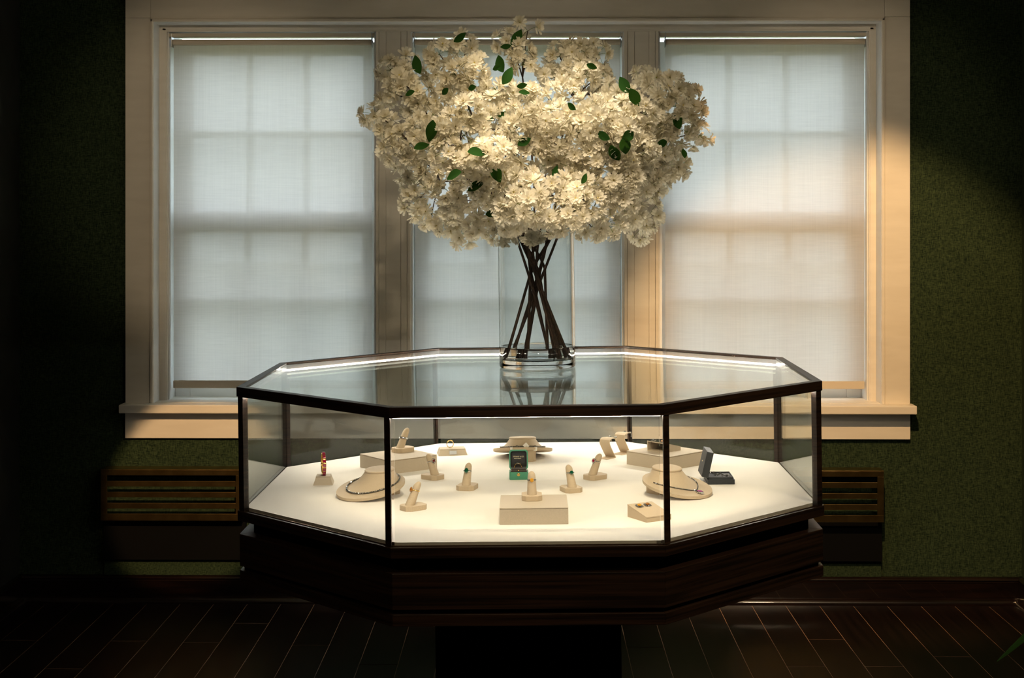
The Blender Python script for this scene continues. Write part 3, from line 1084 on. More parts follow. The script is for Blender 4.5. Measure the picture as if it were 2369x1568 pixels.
# bracelets draped on the near side of that bust (its back, angle 90)
def drape(a0, a1, t0, t1, sag, n=50):
    pts = []
    for i in range(n + 1):
        s = i / n
        a = a0 + (a1 - a0) * s
        tt = t0 + (t1 - t0) * s - sag * math.sin(PI * s)
        pts.append(bust_point(max(.02, tt), a) + Vector((0, .001, .002)))
    return pts
strand('diamond_bracelet', 'diamond bracelet draped on the left of the back bust', 'bracelet', M_b3, drape(R(18), R(95), .22, .16, .06), .0030, group='bracelets on the back bust')
strand('diamond_bracelet', 'diamond bracelet draped across the middle of the back bust', 'bracelet', M_b3, drape(R(75), R(128), .34, .3, .10), .0026, group='bracelets on the back bust')
strand('diamond_bracelet', 'diamond bracelet draped on the right of the back bust', 'bracelet', M_b3, drape(R(100), R(168), .1, .24, .02), .0032, group='bracelets on the back bust')
for i, (a, tt, s, rot) in enumerate(((R(100), .33, .007, 40), (R(68), .03, .005, 8), (R(118), .04, .0055, -5))):
    p = bust_point(tt, a)
    lab = ['small white price tag tilted on the neck of the back bust', 'small white price tag hanging at the left rim of the back bust', 'small white price tag hanging at the right rim of the back bust'][i]
    tg = MB().box(-s, s, -.0005, .0005, -s * 1.1, s * 1.1).build('price_tag', 'tag_paper', M=M_b3 @ Matrix.Translation(p + Vector((0, .008 if tt > .1 else .003, .004 if tt > .1 else -.004))) @ Matrix.Rotation(R(rot), 4, 'Y'))
    tag(tg, lab, 'tag', 'price tags on the back bust')

# ---- ruby bangle and its block
M = place(749, 1118, 4)
t = thing('bangle_block', 'small cream block holding the ruby bangle upright', 'display block', M)
mb = MB()
bw_, bd_ = .0285, .030
b2 = [(-bw_, -bd_), (bw_, -bd_), (bw_, bd_), (-bw_, bd_)]
t2 = [(x * .74, y * .74) for x, y in b2]
mb.prism(b2, 0, .021, t2)
o = mb.build('block_body', 'riser_leatherette', t)
mb = MB()
mb.box(-bw_ * .74, bw_ * .74, -bd_ * .74, bd_ * .74, .0212, .0245, .001)
mb.build('pad', 'riser_leatherette', t)
mb = MB()
mb.box(-.0075, .0075, -.010, .010, .0244, .0249)
mb.build('slot', 'seam_brown', t)
Mb = M @ Matrix.Translation((0, 0, .0225 + .0345)) @ Matrix.Rotation(R(10), 4, 'Z') @ Matrix.Rotation(PI / 2, 4, 'Y')
t = thing('ruby_bangle', 'gold bangle set with square red stones standing on edge', 'bangle', Mb)
mb = MB()
prof = [(.0285, -.0045), (.0315, -.005), (.0325, 0), (.0315, .005), (.0285, .0045), (.0278, 0)]
rings = []
for i in range(49):
    a = 2 * PI * i / 48
    rings.append([(r * math.cos(a), r * math.sin(a), z) for r, z in prof])
mb.loft(rings, False, False)
mb.build('bangle_hoop', 'gold', t, smooth='auto')
for i in range(16):
    a = 2 * PI * i / 16
    mb = MB()
    mb.box(.0305, .0345, -.0044, .0044, -.0046, .0046, .0011, M=Matrix.Rotation(a, 4, 'Z'))
    mb.build('stone', 'ruby', t)

# ---- long low block with a gold ring
M = place(1046, 1050, 9)
t = thing('ring_block', 'long low tapered cream block by the back glass with a gold ring', 'display block', M)
b2 = [(-.047, -.034), (.047, -.034), (.047, .034), (-.047, .034)]
t2 = [(x * .88, y * .72) for x, y in b2]
MB().prism(b2, 0, .0175, t2).build('block_body', 'riser_leatherette', t)
MB().box(-.0415, .0415, -.0247, .0247, .0177, .0205, .001).build('pad', 'riser_leatherette', t)
mb = MB()
mb.box(-.0115, .0115, -.0335, -.028, .004, .0155)
mb.build('niche_label', 'bracket_metal', t)
Mr = M @ Matrix.Translation((-.006, 0, .0205 + .0125)) @ Matrix.Rotation(R(12), 4, 'Z') @ Matrix.Rotation(PI / 2, 4, 'X')
t = thing('gold_ring', 'plain gold ring with a split top standing on the long low block', 'ring', Mr)
mb = MB(); mb.torus(.0112, .0012, seg=32, sub=8, flat=1.5); mb.build('band', 'gold', t, smooth=True)
mb = MB()
for s in (-1, 1):
    mb.tube([(-.0105, .0045, s * .001), (-.004, .0118, s * .003), (.004, .0118, s * .003), (.0105, .0045, s * .001)], .0008)
mb.build('split_shoulders', 'gold', t, smooth=True)
mb = MB(); mb.gem((0, -.0085, .002), .0035, (0, 1, .3), seg=8); mb.build('stone', 'tag_paper', t)

# ---- curved earring stands with earrings
def earring_stand(label, M, k=1.0):
    t = thing('earring_stand', label, 'earring stand', M, 'curved earring stands')
    w = .0195
    prof = [(-.045, .0), (0.0, .0)]
    MB().box(-w, w, -.045, .001, 0, .0022, .0007).build('base_plate', 'display_leatherette', t)
    pts = [(0.0005, .0015), (-.012, .018 * k), (-.0235, .034 * k), (-.030, .044 * k), (-.0325, .051 * k), (-.030, .0585 * k), (-.024, .0625 * k), (-.016, .0635 * k), (-.004, .0628 * k), (.012, .061 * k), (.020, .0595 * k)]
    mb = MB()
    rings = []
    for i, (y, z) in enumerate(pts):
        a = Vector(pts[max(0, i - 1)]); b = Vector(pts[min(len(pts) - 1, i + 1)])
        d = (b - a).normalized()
        nn = Vector((-d.y, d.x)) * .0011
        ww = w if i < len(pts) - 3 else w * (.8, .62, .45)[i - len(pts) + 3]
        rings.append([(-ww, y - nn.x, z - nn.y), (ww, y - nn.x, z - nn.y), (ww, y + nn.x, z + nn.y), (-ww, y + nn.x, z + nn.y)])
    mb.loft(rings)
    mb.build('curved_panel', 'display_leatherette', t, smooth='auto')
    return t
def earring(label, M, cat='earring', group='earrings on the curved stands'):
    t = thing('drop_earring', label, cat, M, group)
    mb = MB()
    for i in range(5):
        a = 2 * PI * i / 5
        mb.gem((.0032 * math.cos(a), .0032 * math.sin(a), .001), .0021, (math.cos(a) * .3, math.sin(a) * .3, 1), seg=6)
    mb.build('flower_stones', 'diamond', t)
    MB().gem((0, 0, .002), .0022, (0, 0, 1), seg=8).build('centre_stone', 'diamond', t)
    MB().tube([(0, .002, 0), (0, .0055, -.004), (0, .006, -.012)], .0006).build('drop_wire', 'silver', t, smooth=True)
    MB().gem((0, .006, -.014), .0022, (0, 1, 0), seg=6).build('drop_stone', 'diamond', t)
    return t
for (u, v, nm) in ((1413, 1057.5, 'left'), (1447, 1047.5, 'right')):
    M = place(u, v, -38)
    earring_stand('curved cream earring stand, the nearer and lower of the pair' if nm == 'left' else 'curved cream earring stand partly behind the back right riser', M, 1.0 if nm == 'left' else 1.06)
    k = 1.0 if nm == 'left' else 1.06
    for s, w_ in ((-1, 'left'), (1, 'right')):
        lab = 'diamond flower earring on the %s side of the %s curved stand' % (w_, 'nearer' if nm == 'left' else 'farther')
        earring(lab, M @ Matrix.Translation((s * .0105, .013, .0625 * k)))

# ---- hollow wedge on the right riser with a brooch
TopR = M_r3 @ Matrix.Translation((0.0, 0.012, RH))
t = thing('wedge_stand', 'hollow sloping cream stand on the back right riser', 'earring stand', TopR)
# local x runs to the right back: tall open end at -x
x0, x1, y0, y1, h0, h1 = -.040, .036, -.040, .030, .031, .012
mb = MB()
def slab(p0, p1, yy0, yy1, th):
    (xa, za), (xb, zb_) = p0, p1
    mb.add([(xa, yy0, za), (xb, yy0, zb_), (xb, yy1, zb_), (xa, yy1, za), (xa, yy0, za + th), (xb, yy0, zb_ + th), (xb, yy1, zb_ + th), (xa, yy1, za + th)],
           [(0, 3, 2, 1), (4, 5, 6, 7), (0, 1, 5, 4), (1, 2, 6, 5), (2, 3, 7, 6), (3, 0, 4, 7)])
slab((x0, h0 - .003), (x1, h1 - .003), y0, y1, .003)
mb.build('sloping_top', 'riser_leatherette', t)
mb = MB(); slab((x0, 0), (x1, 0), y0, y1, .003); mb.build('floor_board', 'riser_leatherette', t)
for ya, yb2, nm in ((y0, y0 + .003, 'side_board'), (y1 - .003, y1, 'side_board')):
    mb = MB()
    mb.add([(x0, ya, .003), (x1, ya, .003), (x1, yb2, .003), (x0, yb2, .003), (x0, ya, h0 - .003), (x1, ya, h1 - .003), (x1, yb2, h1 - .003), (x0, yb2, h0 - .003)],
           [(0, 3, 2, 1), (4, 5, 6, 7), (0, 1, 5, 4), (1, 2, 6, 5), (2, 3, 7, 6), (3, 0, 4, 7)])
    mb.build(nm, 'riser_leatherette', t)
MB().box(x1 - .003, x1, y0 + .003, y1 - .003, .003, h1 - .003).build('end_board', 'riser_leatherette', t)
for s, lab in ((-.020, 'rose gold earring at the right of the hollow sloping stand'), (.016, 'silver earring at the left of the hollow sloping stand')):
    Me = TopR @ Matrix.Translation((-.030, s - .004, .0295 + .001))
    t = thing('stud_earring', lab, 'earring', Me, 'earrings on the hollow stand')
    mb = MB(); mb.gem((0, 0, .003), .0058, (-.3, 0, 1), seg=10); mb.build('centre_stone', 'diamond' if s > 0 else 'topaz', t)
    mb = MB()
    for i in range(7):
        a = 2 * PI * i / 7
        mb.gem((.0068 * math.cos(a), .0068 * math.sin(a), .002), .0025, (0, 0, 1), seg=6)
    mb.tube([(-.006, 0, .001), (-.011, 0, -.002), (-.012, 0, -.010)], .0007)
    mb.build('setting', 'diamond', t)

# ---- sloped earring block
c = deck_local(1496, 1209); l = deck_local(1452, 1195)
ang = math.atan2(l.y - c.y, l.x - c.x) - PI / 2
M = CM @ Matrix.Translation(c) @ Matrix.Rotation(ang, 4, 'Z')
t = thing('earring_block', 'sloping cream block at front right carrying two stud earrings', 'display block', M)
ln = (l - c).length
hh0, hh1, ww = .0105, .0285, .074
def wedge(zoff, th, ex):
    mb = MB()
    mb.add([(-ex, -ex, zoff if th else 0), (ww + ex, -ex, zoff if th else 0), (ww + ex, ln + ex, (zoff + hh1 - hh0) if th else 0), (-ex, ln + ex, (zoff + hh1 - hh0) if th else 0),
            (-ex, -ex, hh0 if not th else zoff + th), (ww + ex, -ex, hh0 if not th else zoff + th), (ww + ex, ln + ex, hh1 if not th else zoff + hh1 - hh0 + th), (-ex, ln + ex, hh1 if not th else zoff + hh1 - hh0 + th)],
           [(0, 3, 2, 1), (4, 5, 6, 7), (0, 1, 5, 4), (1, 2, 6, 5), (2, 3, 7, 6), (3, 0, 4, 7)])
    return mb
wedge(0, 0, 0).build('block_body', 'display_leatherette', t)
wedge(hh0 - .0002, .0008, -.0008).build('seam', 'seam_brown', t)
wedge(hh0 + .0005, .0028, .0003).build('top_board', 'display_leatherette', t)
sl = math.atan2(hh1 - hh0, ln)
for k, (yy, xx) in enumerate(((ln * .76, .022), (ln * .76, .047))):
    zz_ = hh0 + .0034 + (hh1 - hh0) * yy / ln
    Me = M @ Matrix.Translation((xx, yy, zz_)) @ Matrix.Rotation(sl, 4, 'X')
    tt_ = thing('stud_earring', 'square yellow stud earring on the sloping block, %s one' % ('left' if k == 0 else 'right'), 'earring', Me, 'yellow stud earrings')
    MB().gem((0, 0, .0042), .0062, (0, 0, 1), seg=8, twist=PI / 8, h=.75).build('stone', 'citrine' if k == 0 else 'topaz', tt_)
    mb = MB()
    for i in range(16):
        a = 2 * PI * i / 16
        rr = .0078 / max(abs(math.cos(a)), abs(math.sin(a)), .78)
        mb.gem((rr * math.cos(a), rr * math.sin(a), .002), .0017, (math.cos(a) * .3, math.sin(a) * .3, 1), seg=6)
    mb.box(-.006, .006, -.006, .006, 0, .0022, .001)
    mb.build('halo', 'diamond', tt_)

# ---- green ring box
M = place(1200.5, 1110, 1.5)
t = thing('ring_box', 'open green leather ring box with black lining in the middle of the deck', 'ring box', M)
def rrect(w, h, r, n=6):
    pts = []
    for cx_, cy_, a0 in ((w - r, h - r, 0), (-w + r, h - r, 90), (-w + r, -h + r, 180), (w - r, -h + r, 270)):
        for k in range(n + 1):
            a = R(a0 + 90 * k / n)
            pts.append((cx_ + r * math.cos(a), cy_ + r * math.sin(a)))
    return pts
BW, BD = .0278, .0255
def shift(p, dx, dy):
    return [(x + dx, y + dy) for x, y in p]
mb = MB()
P = rrect(BW, BD, .006)
mb.loft([[(x, y + BD, z) for x, y in [(a * s, b * s) for a, b in P]] for s, z in ((.97, 0), (1.0, .0015), (1.0, .0205), (.985, .0225))])
mb.build('box_base', 'teal_leather', t, smooth='auto')
mb = MB()
P2 = rrect(BW - .0035, BD - .0035, .005)
mb.loft([[(x * s, y * s + BD, z) for x, y in P2] for s, z in ((1, .0225), (1, .0255), (.97, .0265))])
mb.build('inner_collar', 'brown_velvet', t, smooth='auto')
for yy in (BD - .011, BD + .009):
    mb = MB()
    mb.loft([[(x, yy + .0085 * math.cos(2 * PI * q / 16), .0262 + .006 * math.sin(2 * PI * q / 16)) for q in range(16)] for x in (-.0215, -.019, .019, .0215)])
    mb.build('velvet_pad', 'brown_velvet', t, smooth='auto')
# lid: shallow tray standing on its edge at the back
lidM = Matrix.Translation((0, BD * 2 - .004, .0235)) @ Matrix.Rotation(R(-8), 4, 'X')
LH, LD = .0285, .021
PL = rrect(BW, LH, .008)
def lid_ring(s, y, dz=0):
    return [lidM @ Vector((x * s, y, LH + z * s + dz)) for x, z in PL]
mb = MB()
sI = .87
mb.loft([lid_ring(.96, .002), lid_ring(1.0, 0), lid_ring(1.0, -LD), lid_ring(sI, -LD), lid_ring(sI, -.0035)], True, True)
mb.build('lid', 'teal_leather', t, smooth='auto')
mb = MB()
mb.loft([lid_ring(sI - .005, -LD + .0008), lid_ring(sI - .03, -LD + .002), lid_ring(sI - .035, -.0045), lid_ring(.45, -.0062)], False, True)
mb.build('lid_lining', 'black_satin', t, smooth='auto')
mb = MB(); mb.lathe([(.0042, 0), (.0046, .0006), (.003, .0016), (.0005, .002)], 20)
o = mb.build('push_button', 'gold', t, smooth='auto'); o.matrix_basis = Matrix.Translation((-.001, -.0002, .0155)) @ Matrix.Rotation(PI / 2, 4, 'X')
mb = MB(); mb.lathe([(.0022, 0), (.0024, .0015), (.0008, .003)], 14)
o = mb.build('clasp', 'gold', t, smooth='auto'); o.matrix_basis = Matrix.Translation((-.001, .0035, .0263))
# gilt lettering inside the lid
def lettering(text, size, M_, parent, width=None, mt='gold'):
    cu = bpy.data.curves.new('lettering', 'FONT')
    cu.body = text
    cu.size = size
    cu.align_x = 'CENTER'
    cu.extrude = .0001
    tmp = bpy.data.objects.new('lettering', cu)
    COL.objects.link(tmp)
    dg = bpy.context.evaluated_depsgraph_get()
    me = bpy.data.meshes.new_from_object(tmp.evaluated_get(dg))
    bpy.data.objects.remove(tmp, do_unlink=True)
    me.materials.clear(); me.materials.append(MATS[mt])
    if width:
        xs = [q.co.x for q in me.vertices]
        k = width / (max(xs) - min(xs))
        for q in me.vertices:
            q.co.x *= k
    o = bpy.data.objects.new('lettering', me)
    COL.objects.link(o)
    o.parent = parent
    o.matrix_basis = M_
    return o
mat('gilt_print', (0.9, 0.78, 0.5), 0.35, metal=0.4)
lettering('TIFFANY & CO.', .0060, lidM @ Matrix.Translation((0, -.0068, LH * 1.22)) @ Matrix.Rotation(PI / 2, 4, 'X'), t, .034, 'gilt_print')
mb = MB()
xx = -.0135
for wdt in (.0032, .0034, .0028, .0010, .0042, .0036, .0030):
    if wdt > .0015:
        mb.box(xx, xx + wdt - .0006, -.0001, .0001, 0, .0014)
    xx += wdt
o = mb.build('small_print_line', 'gilt_print', t); o.matrix_basis = lidM @ Matrix.Translation((0, -.0068, LH * 1.08))
Mr = M @ Matrix.Translation((-.002, BD - .001, .0335)) @ Matrix.Rotation(R(4), 4, 'Z') @ Matrix.Rotation(PI / 2, 4, 'X')
t = thing('diamond_ring', 'three stone diamond ring inside the green ring box', 'ring', Mr)
mb = MB(); mb.torus(.0105, .0010, seg=32, sub=8, flat=1.4); mb.build('band', 'gold', t, smooth=True)
MB().gem((0, .0125, 0), .0048, (0, 1, .45), seg=10).build('centre_stone', 'diamond', t)
for s in (-1, 1):
    MB().gem((s * .0066, .0108, 0), .0036, (s * .5, 1, .4), seg=8).build('side_stone', 'diamond', t)

# ---- navy jewellery box
M = place(1637, 1121, 0)
NW, ND = .0775, .099
t = thing('jewellery_box', 'open dark navy box with a bracelet inside at right', 'jewellery box', M)
MB().box(0, NW, 0, ND, 0, .0145, .0012).build('box_base', 'navy_leather', t)
mb = MB()
i_ = .0035
for a in ((i_, NW - i_, i_, i_ + .002), (i_, NW - i_, ND - i_ - .002, ND - i_), (i_, i_ + .002, i_, ND - i_), (NW - i_ - .002, NW - i_, i_, ND - i_)):
    mb.box(a[0], a[1], a[2], a[3], .0145, .0205)
mb.build('inner_lip', 'navy_leather', t)
MB().box(i_ + .002, NW - i_ - .002, i_ + .002, ND - i_ - .002, .0145, .0165).build('velvet_bed', 'navy_velvet', t)
lm_ = Matrix.Translation((.002, 0, .0185)) @ Matrix.Rotation(R(13.5), 4, 'Y')
mb = MB()
mb.box(-.0195, -.0175, .0, ND, 0, .073, .0008, M=lm_)
for a in ((-.0175, 0, 0, .0022, 0, .073), (-.0175, 0, ND - .0022, ND, 0, .073), (-.0175, 0, .0022, ND - .0022, .0708, .073), (-.0175, 0, .0022, ND - .0022, 0, .0022)):
    mb.box(*a, M=lm_)
mb.build('lid', 'navy_leather', t)
MB().box(-.0174, -.015, .0025, ND - .0025, .0025, .0705, M=lm_).build('lid_lining', 'navy_velvet', t)
mb = MB()
for k in range(4):
    mb.box(-.0199, -.0196, .044 + k * .0045, .0475 + k * .0045, .037 - k * .0006, .0405 - k * .0006, M=lm_)
mb.build('gilt_mark', 'gilt_print', t)
t = thing('gem_bracelet', 'tangled diamond bracelet lying in the dark navy box', 'bracelet', M @ Matrix.Translation((0, 0, .0168)))
rn = random.Random(11)
pth = []
for i in range(70):
    s = i / 69
    pth.append((.018 + .048 * s + .004 * math.sin(s * 19), .078 - .055 * s + .010 * math.sin(s * 13 + 1), .002 + .003 * abs(math.sin(s * 9))))
MB().tube(pth, .0012, seg=5).build('chain', 'dark_silver', t, smooth=True)
mb = MB()
for p in pth:
    mb.gem(Vector(p) + Vector((rn.uniform(-.003, .003), rn.uniform(-.004, .004), .001)), rn.uniform(.0012, .0022), (rn.uniform(-.5, .5), -.5, 1), seg=6)
for i in range(22):
    s = rn.random()
    mb.gem((.022 + .045 * s + rn.uniform(-.008, .008), .05 - .035 * s + rn.uniform(-.006, .006), .002), rn.uniform(.0012, .002), (rn.uniform(-.5, .5), -.5, 1), seg=6)
mb.build('stones', 'diamond', t)['kind'] = 'stuff'

# ================================================================== VASE AND BOUQUET
vb = CM @ Vector((0, 0, Z_LID1 - .0035))
vpx = at_z(1243.5, 848.6, vb.z + .0005)
VX, VY = vpx.x, vpx.y
VZ = (CM @ Vector(((CMI @ Vector((VX, VY, 1.0))).x, (CMI @ Vector((VX, VY, 1.0))).y, Z_LID1 - .0035))).z + .0004
VR, VH = .1135, .452
MV = Matrix.Translation((VX, VY, VZ)) @ Matrix.Rotation(-RHO, 4, 'Y')
vase = thing('glass_vase', 'tall clear glass cylinder vase with a little water on the case', 'vase', MV)
wt_ = .0042
prof = [(.0, .0), (VR - .008, 0), (VR - .003, .0012), (VR - .0008, .004), (VR, .009), (VR, .0095), (VR, .011), (VR, VH - .006), (VR, VH - .0035), (VR, VH - .002), (VR - wt_ / 2, VH), (VR - wt_, VH - .002), (VR - wt_, VH - .0035), (VR - wt_, VH - .006), (VR - wt_, .037), (VR - wt_, .0355),
        (VR - wt_, .034), (VR - wt_ - .003, .028), (VR - wt_ - .012, .0245), (.0, .0235)]
seg = 96
mb = MB()
vs_ = []
idx = []
for r, z in prof:
    if r == 0:
        idx.append([len(vs_)]); vs_.append((0, 0, z))
    else:
        idx.append(list(range(len(vs_), len(vs_) + seg)))
        vs_ += [(r * math.cos(2 * PI * i / seg), r * math.sin(2 * PI * i / seg), z) for i in range(seg)]
fs_ = []
for a, b in zip(idx[:-1], idx[1:]):
    for i in range(seg):
        j = (i + 1) % seg
        if len(a) == 1:
            fs_.append((a[0], b[j], b[i]))
        elif len(b) == 1:
            fs_.append((a[i], a[j], b[0]))
        else:
            fs_.append((a[i], a[j], b[j], b[i]))
mb.add(vs_, fs_)
mb.build('vase_body', 'vase_glass', vase, smooth='auto')
WZ = .062
mb = MB()
ri = VR - wt_ + .0003
mb.lathe([(ri - .012, .0243), (ri - .003, .0277), (ri, .0338), (ri, .035), (ri, WZ - .001), (ri, WZ + .0015), (ri - .0012, WZ + .0003), (ri - .003, WZ), (ri * .5, WZ)], seg)
mb.build('water', 'water', vase, smooth='auto')

# ---- blossoms
def blossom_mesh(name, seed, rings_):
    rn = random.Random(seed)
    vs_, fs_, mi = [], [], []
    for (n, tilt, ln, wd, z0, ph) in rings_:
        for i in range(n):
            a = 2 * PI * (i + ph) / n + rn.uniform(-.1, .1)
            tl = R(tilt + rn.uniform(-12, 12))
            l_, w_ = ln * rn.uniform(.88, 1.08), wd * rn.uniform(.9, 1.1)
            curl = rn.uniform(-.25, .35)
            pts = []
            for (s, ww, notch) in ((.08, .3, 0), (.45, .85, 0), (.8, 1.0, 0), (1.0, .5, 0)):
                ang = tl + curl * (s - .4)
                rr = l_ * s * math.cos(ang)
                zz_ = z0 + l_ * s * math.sin(ang)
                cup = w_ * .22 * ww
                pts.append(((rr, -w_ * ww / 2, zz_ + cup), (rr * (1 if s < 1 else .90), 0, zz_ * (1 if s < 1 else .97)), (rr, w_ * ww / 2, zz_ + cup)))
            o = len(vs_)
            ca, sa = math.cos(a), math.sin(a)
            for row in pts:
                for (x, y, z) in row:
                    vs_.append((x * ca - y * sa, x * sa + y * ca, z))
            for k in range(3):
                b = o + k * 3
                fs_ += [(b, b + 1, b + 4, b + 3), (b + 1, b + 2, b + 5, b + 4)]
                mi += [0, 0]
    # yellow-green centre and calyx
    o = len(vs_)
    for i in range(6):
        a = 2 * PI * i / 6
        vs_.append((.0024 * math.cos(a), .0024 * math.sin(a), .004))
    vs_ += [(0, 0, .0075), (0, 0, -.004)]
    for i in range(6):
        fs_.append((o + i, o + (i + 1) % 6, o + 6)); mi.append(1)
        fs_.append((o + (i + 1) % 6, o + i, o + 7)); mi.append(2)
    me = bpy.data.meshes.new(name)
    me.from_pydata(vs_, [], fs_)
    for q in ('petal', 'blossom_centre', 'stem_green'):
        me.materials.append(MATS[q])
    me.polygons.foreach_set('material_index', mi)
    me.polygons.foreach_set('use_smooth', [True] * len(fs_))
    me.update()
    return me
BM = [blossom_mesh('blossom', 1, [(12, 4, .0265, .0088, 0, 0), (10, 30, .0225, .0085, .001, .5), (7, 60, .015, .007, .002, .2)]),
      blossom_mesh('blossom', 2, [(11, 16, .0255, .0088, 0, 0), (9, 42, .021, .0085, .001, .5), (6, 70, .014, .007, .002, .2)]),
      blossom_mesh('blossom', 3, [(12, -8, .026, .0086, 0, 0), (10, 20, .0225, .0084, .001, .4), (7, 50, .016, .007, .002, .7)]),
      blossom_mesh('blossom', 4, [(10, 30, .0245, .009, 0, 0), (8, 58, .019, .008, .001, .5)])]
# leaf
def leaf_mesh():
    vs_, fs_ = [], []
    n = 8
    for i in range(n + 1):
        s = i / n
        w_ = .0135 * math.sin(PI * min(1, s * .97 + .02)) ** .8 * (1.15 - .45 * s)
        z = -.010 * s * s + .004 * s
        vs_ += [(-w_, s * .05, z + w_ * .28), (0, s * .05, z), (w_, s * .05, z + w_ * .28)]
    for i in range(n):
        b = i * 3
        fs_ += [(b, b + 1, b + 4, b + 3), (b + 1, b + 2, b + 5, b + 4)]
    me = bpy.data.meshes.new('leaf')
    me.from_pydata(vs_, [], fs_)
    me.materials.append(MATS['leaf_green'])
    me.polygons.foreach_set('use_smooth', [True] * len(fs_))
    me.update()
    return me
LM = leaf_mesh()

# cluster positions, measured on the photograph (crop units), third value pushes towards the viewer
CL = """1130 90 0|1000 165 0|1085 235 .1|1110 310 .1|720 190 0|555 240 0|785 340 .5|650 370 .4|520 345 0|335 315 0|235 345 0|245 500 0|320 430 .2|
1340 255 0|1460 215 0|1590 245 -.1|1420 330 .1|1300 390 .1|1600 395 0|1500 385 .2|1895 410 0|2080 450 0|2175 520 0|1985 500 .3|1690 505 .2|1800 565 .4|2090 580 .2|2200 610 0|
2240 765 0|2140 740 .1|135 640 0|225 715 .1|310 790 .4|245 880 .2|395 600 0|440 530 .2|745 600 1|620 700 1|545 740 .8|850 740 .9|720 770 .9|500 860 .7|600 880 .9|700 940 .9|840 900 1|940 880 1.05|780 1000 .8|
920 470 .5|1005 520 .5|1120 500 .4|1260 520 .4|1400 470 .3|1180 650 .7|1290 690 .8|1400 640 .7|1520 590 .6|1560 690 .8|1680 680 .7|1750 760 .7|1480 750 .8|1300 800 .8|1200 780 .7|1060 720 .7|1130 900 .6|1440 860 .7|1560 900 .7|1700 910 .6|1640 830 .7|
1850 760 .5|1960 680 .3|1900 870 .5|2010 850 .2|2090 960 0|1960 990 .2|1840 960 .4|1500 970 .5|1350 950 .5|1230 960 .5|350 1000 0|470 960 .4|400 1100 .1|520 1060 .4|390 1220 0|505 1290 0|620 1140 .4|720 1180 .4|600 1340 0|720 1405 0|790 1350 .2|850 1150 .6|900 1040 .7|
1050 1170 .8|1000 1245 .7|1130 1060 .8|1180 1135 .9|1320 1100 .8|1140 1240 .9|1230 1285 .9|1310 1350 .8|1430 1290 .8|1450 1180 .8|1560 1245 .7|1650 1350 .4|1550 1370 .5|1750 1200 .5|1650 1120 .6|1850 1150 .3|1950 1100 0|1780 1300 .3|1870 1385 0|1925 1290 0|1680 1045 .6|1800 1060 .5|1900 1040 .2|1140 1390 .3|960 1390 .1|
640 480 .3|800 470 .4|560 560 .3|480 690 .4|380 900 .3|430 770 .5|880 600 .6|1000 640 .5|1000 980 .6|1090 820 .6|1620 590 .4|1880 640 .5|2030 740 .2|1760 620 .5|1780 980 .5|860 1260 .3|640 1240 .3|1030 1340 .4|1350 1220 .8|1500 1100 .7|1420 1000 .6"""
clusters = []
for it in CL.replace('\n', '').split('|'):
    a, b, c = it.split()
    clusters.append((820 + float(a) * .3546, 40 + float(b) * .3546, float(c)))
REG = [(1080, 220, 'white blossom branch at the top, tipped by the topmost flower'),
       (680, 300, 'white blossom branch at the top left of the bouquet'),
       (300, 420, 'white blossom branch at the upper far left of the bouquet'),
       (250, 780, 'white blossom branch reaching farthest left at mid height'),
       (620, 780, 'brightly lit white blossom branch at the left front of the bouquet'),
       (450, 1120, 'white blossom branch low on the left edge of the bouquet'),
       (720, 1290, 'white blossom branch drooping lowest on the left beside the vase rim'),
       (980, 560, 'white blossom branch in the upper middle of the bouquet'),
       (1430, 320, 'white blossom branch at the top right of the bouquet centre'),
       (1350, 720, 'white blossom branch at the front just right of the middle'),
       (1960, 500, 'white blossom branch at the upper right of the bouquet'),
       (2150, 730, 'white blossom branch reaching farthest right at mid height'),
       (1720, 780, 'white blossom branch at the right of the bouquet middle'),
       (1850, 1200, 'white blossom branch low on the right edge of the bouquet'),
       (1220, 1240, 'white blossom branch at the front bottom over the vase rim'),
       (930, 960, 'white blossom branch in the lower middle left of the bouquet')]
GX, GZ = at_y(1240, 300, VY), None
cu_, cv_ = 1240, 300
def c3d(u, v, push):
    """true position of a cluster: the bouquet is a flattened ball about the vase axis"""
    y = VY + .05 - .36 * push
    return at_y(u, v, y)
rn = random.Random(21)
assign = {i: [] for i in range(len(REG))}
for (u, v, s) in clusters:
    best = min(range(len(REG)), key=lambda i: ((820 + REG[i][0] * .3546 - u) ** 2 + (40 + REG[i][1] * .3546 - v) ** 2))
    assign[best].append((c3d(u, v, s + rn.uniform(-.06, .06)), s, True))
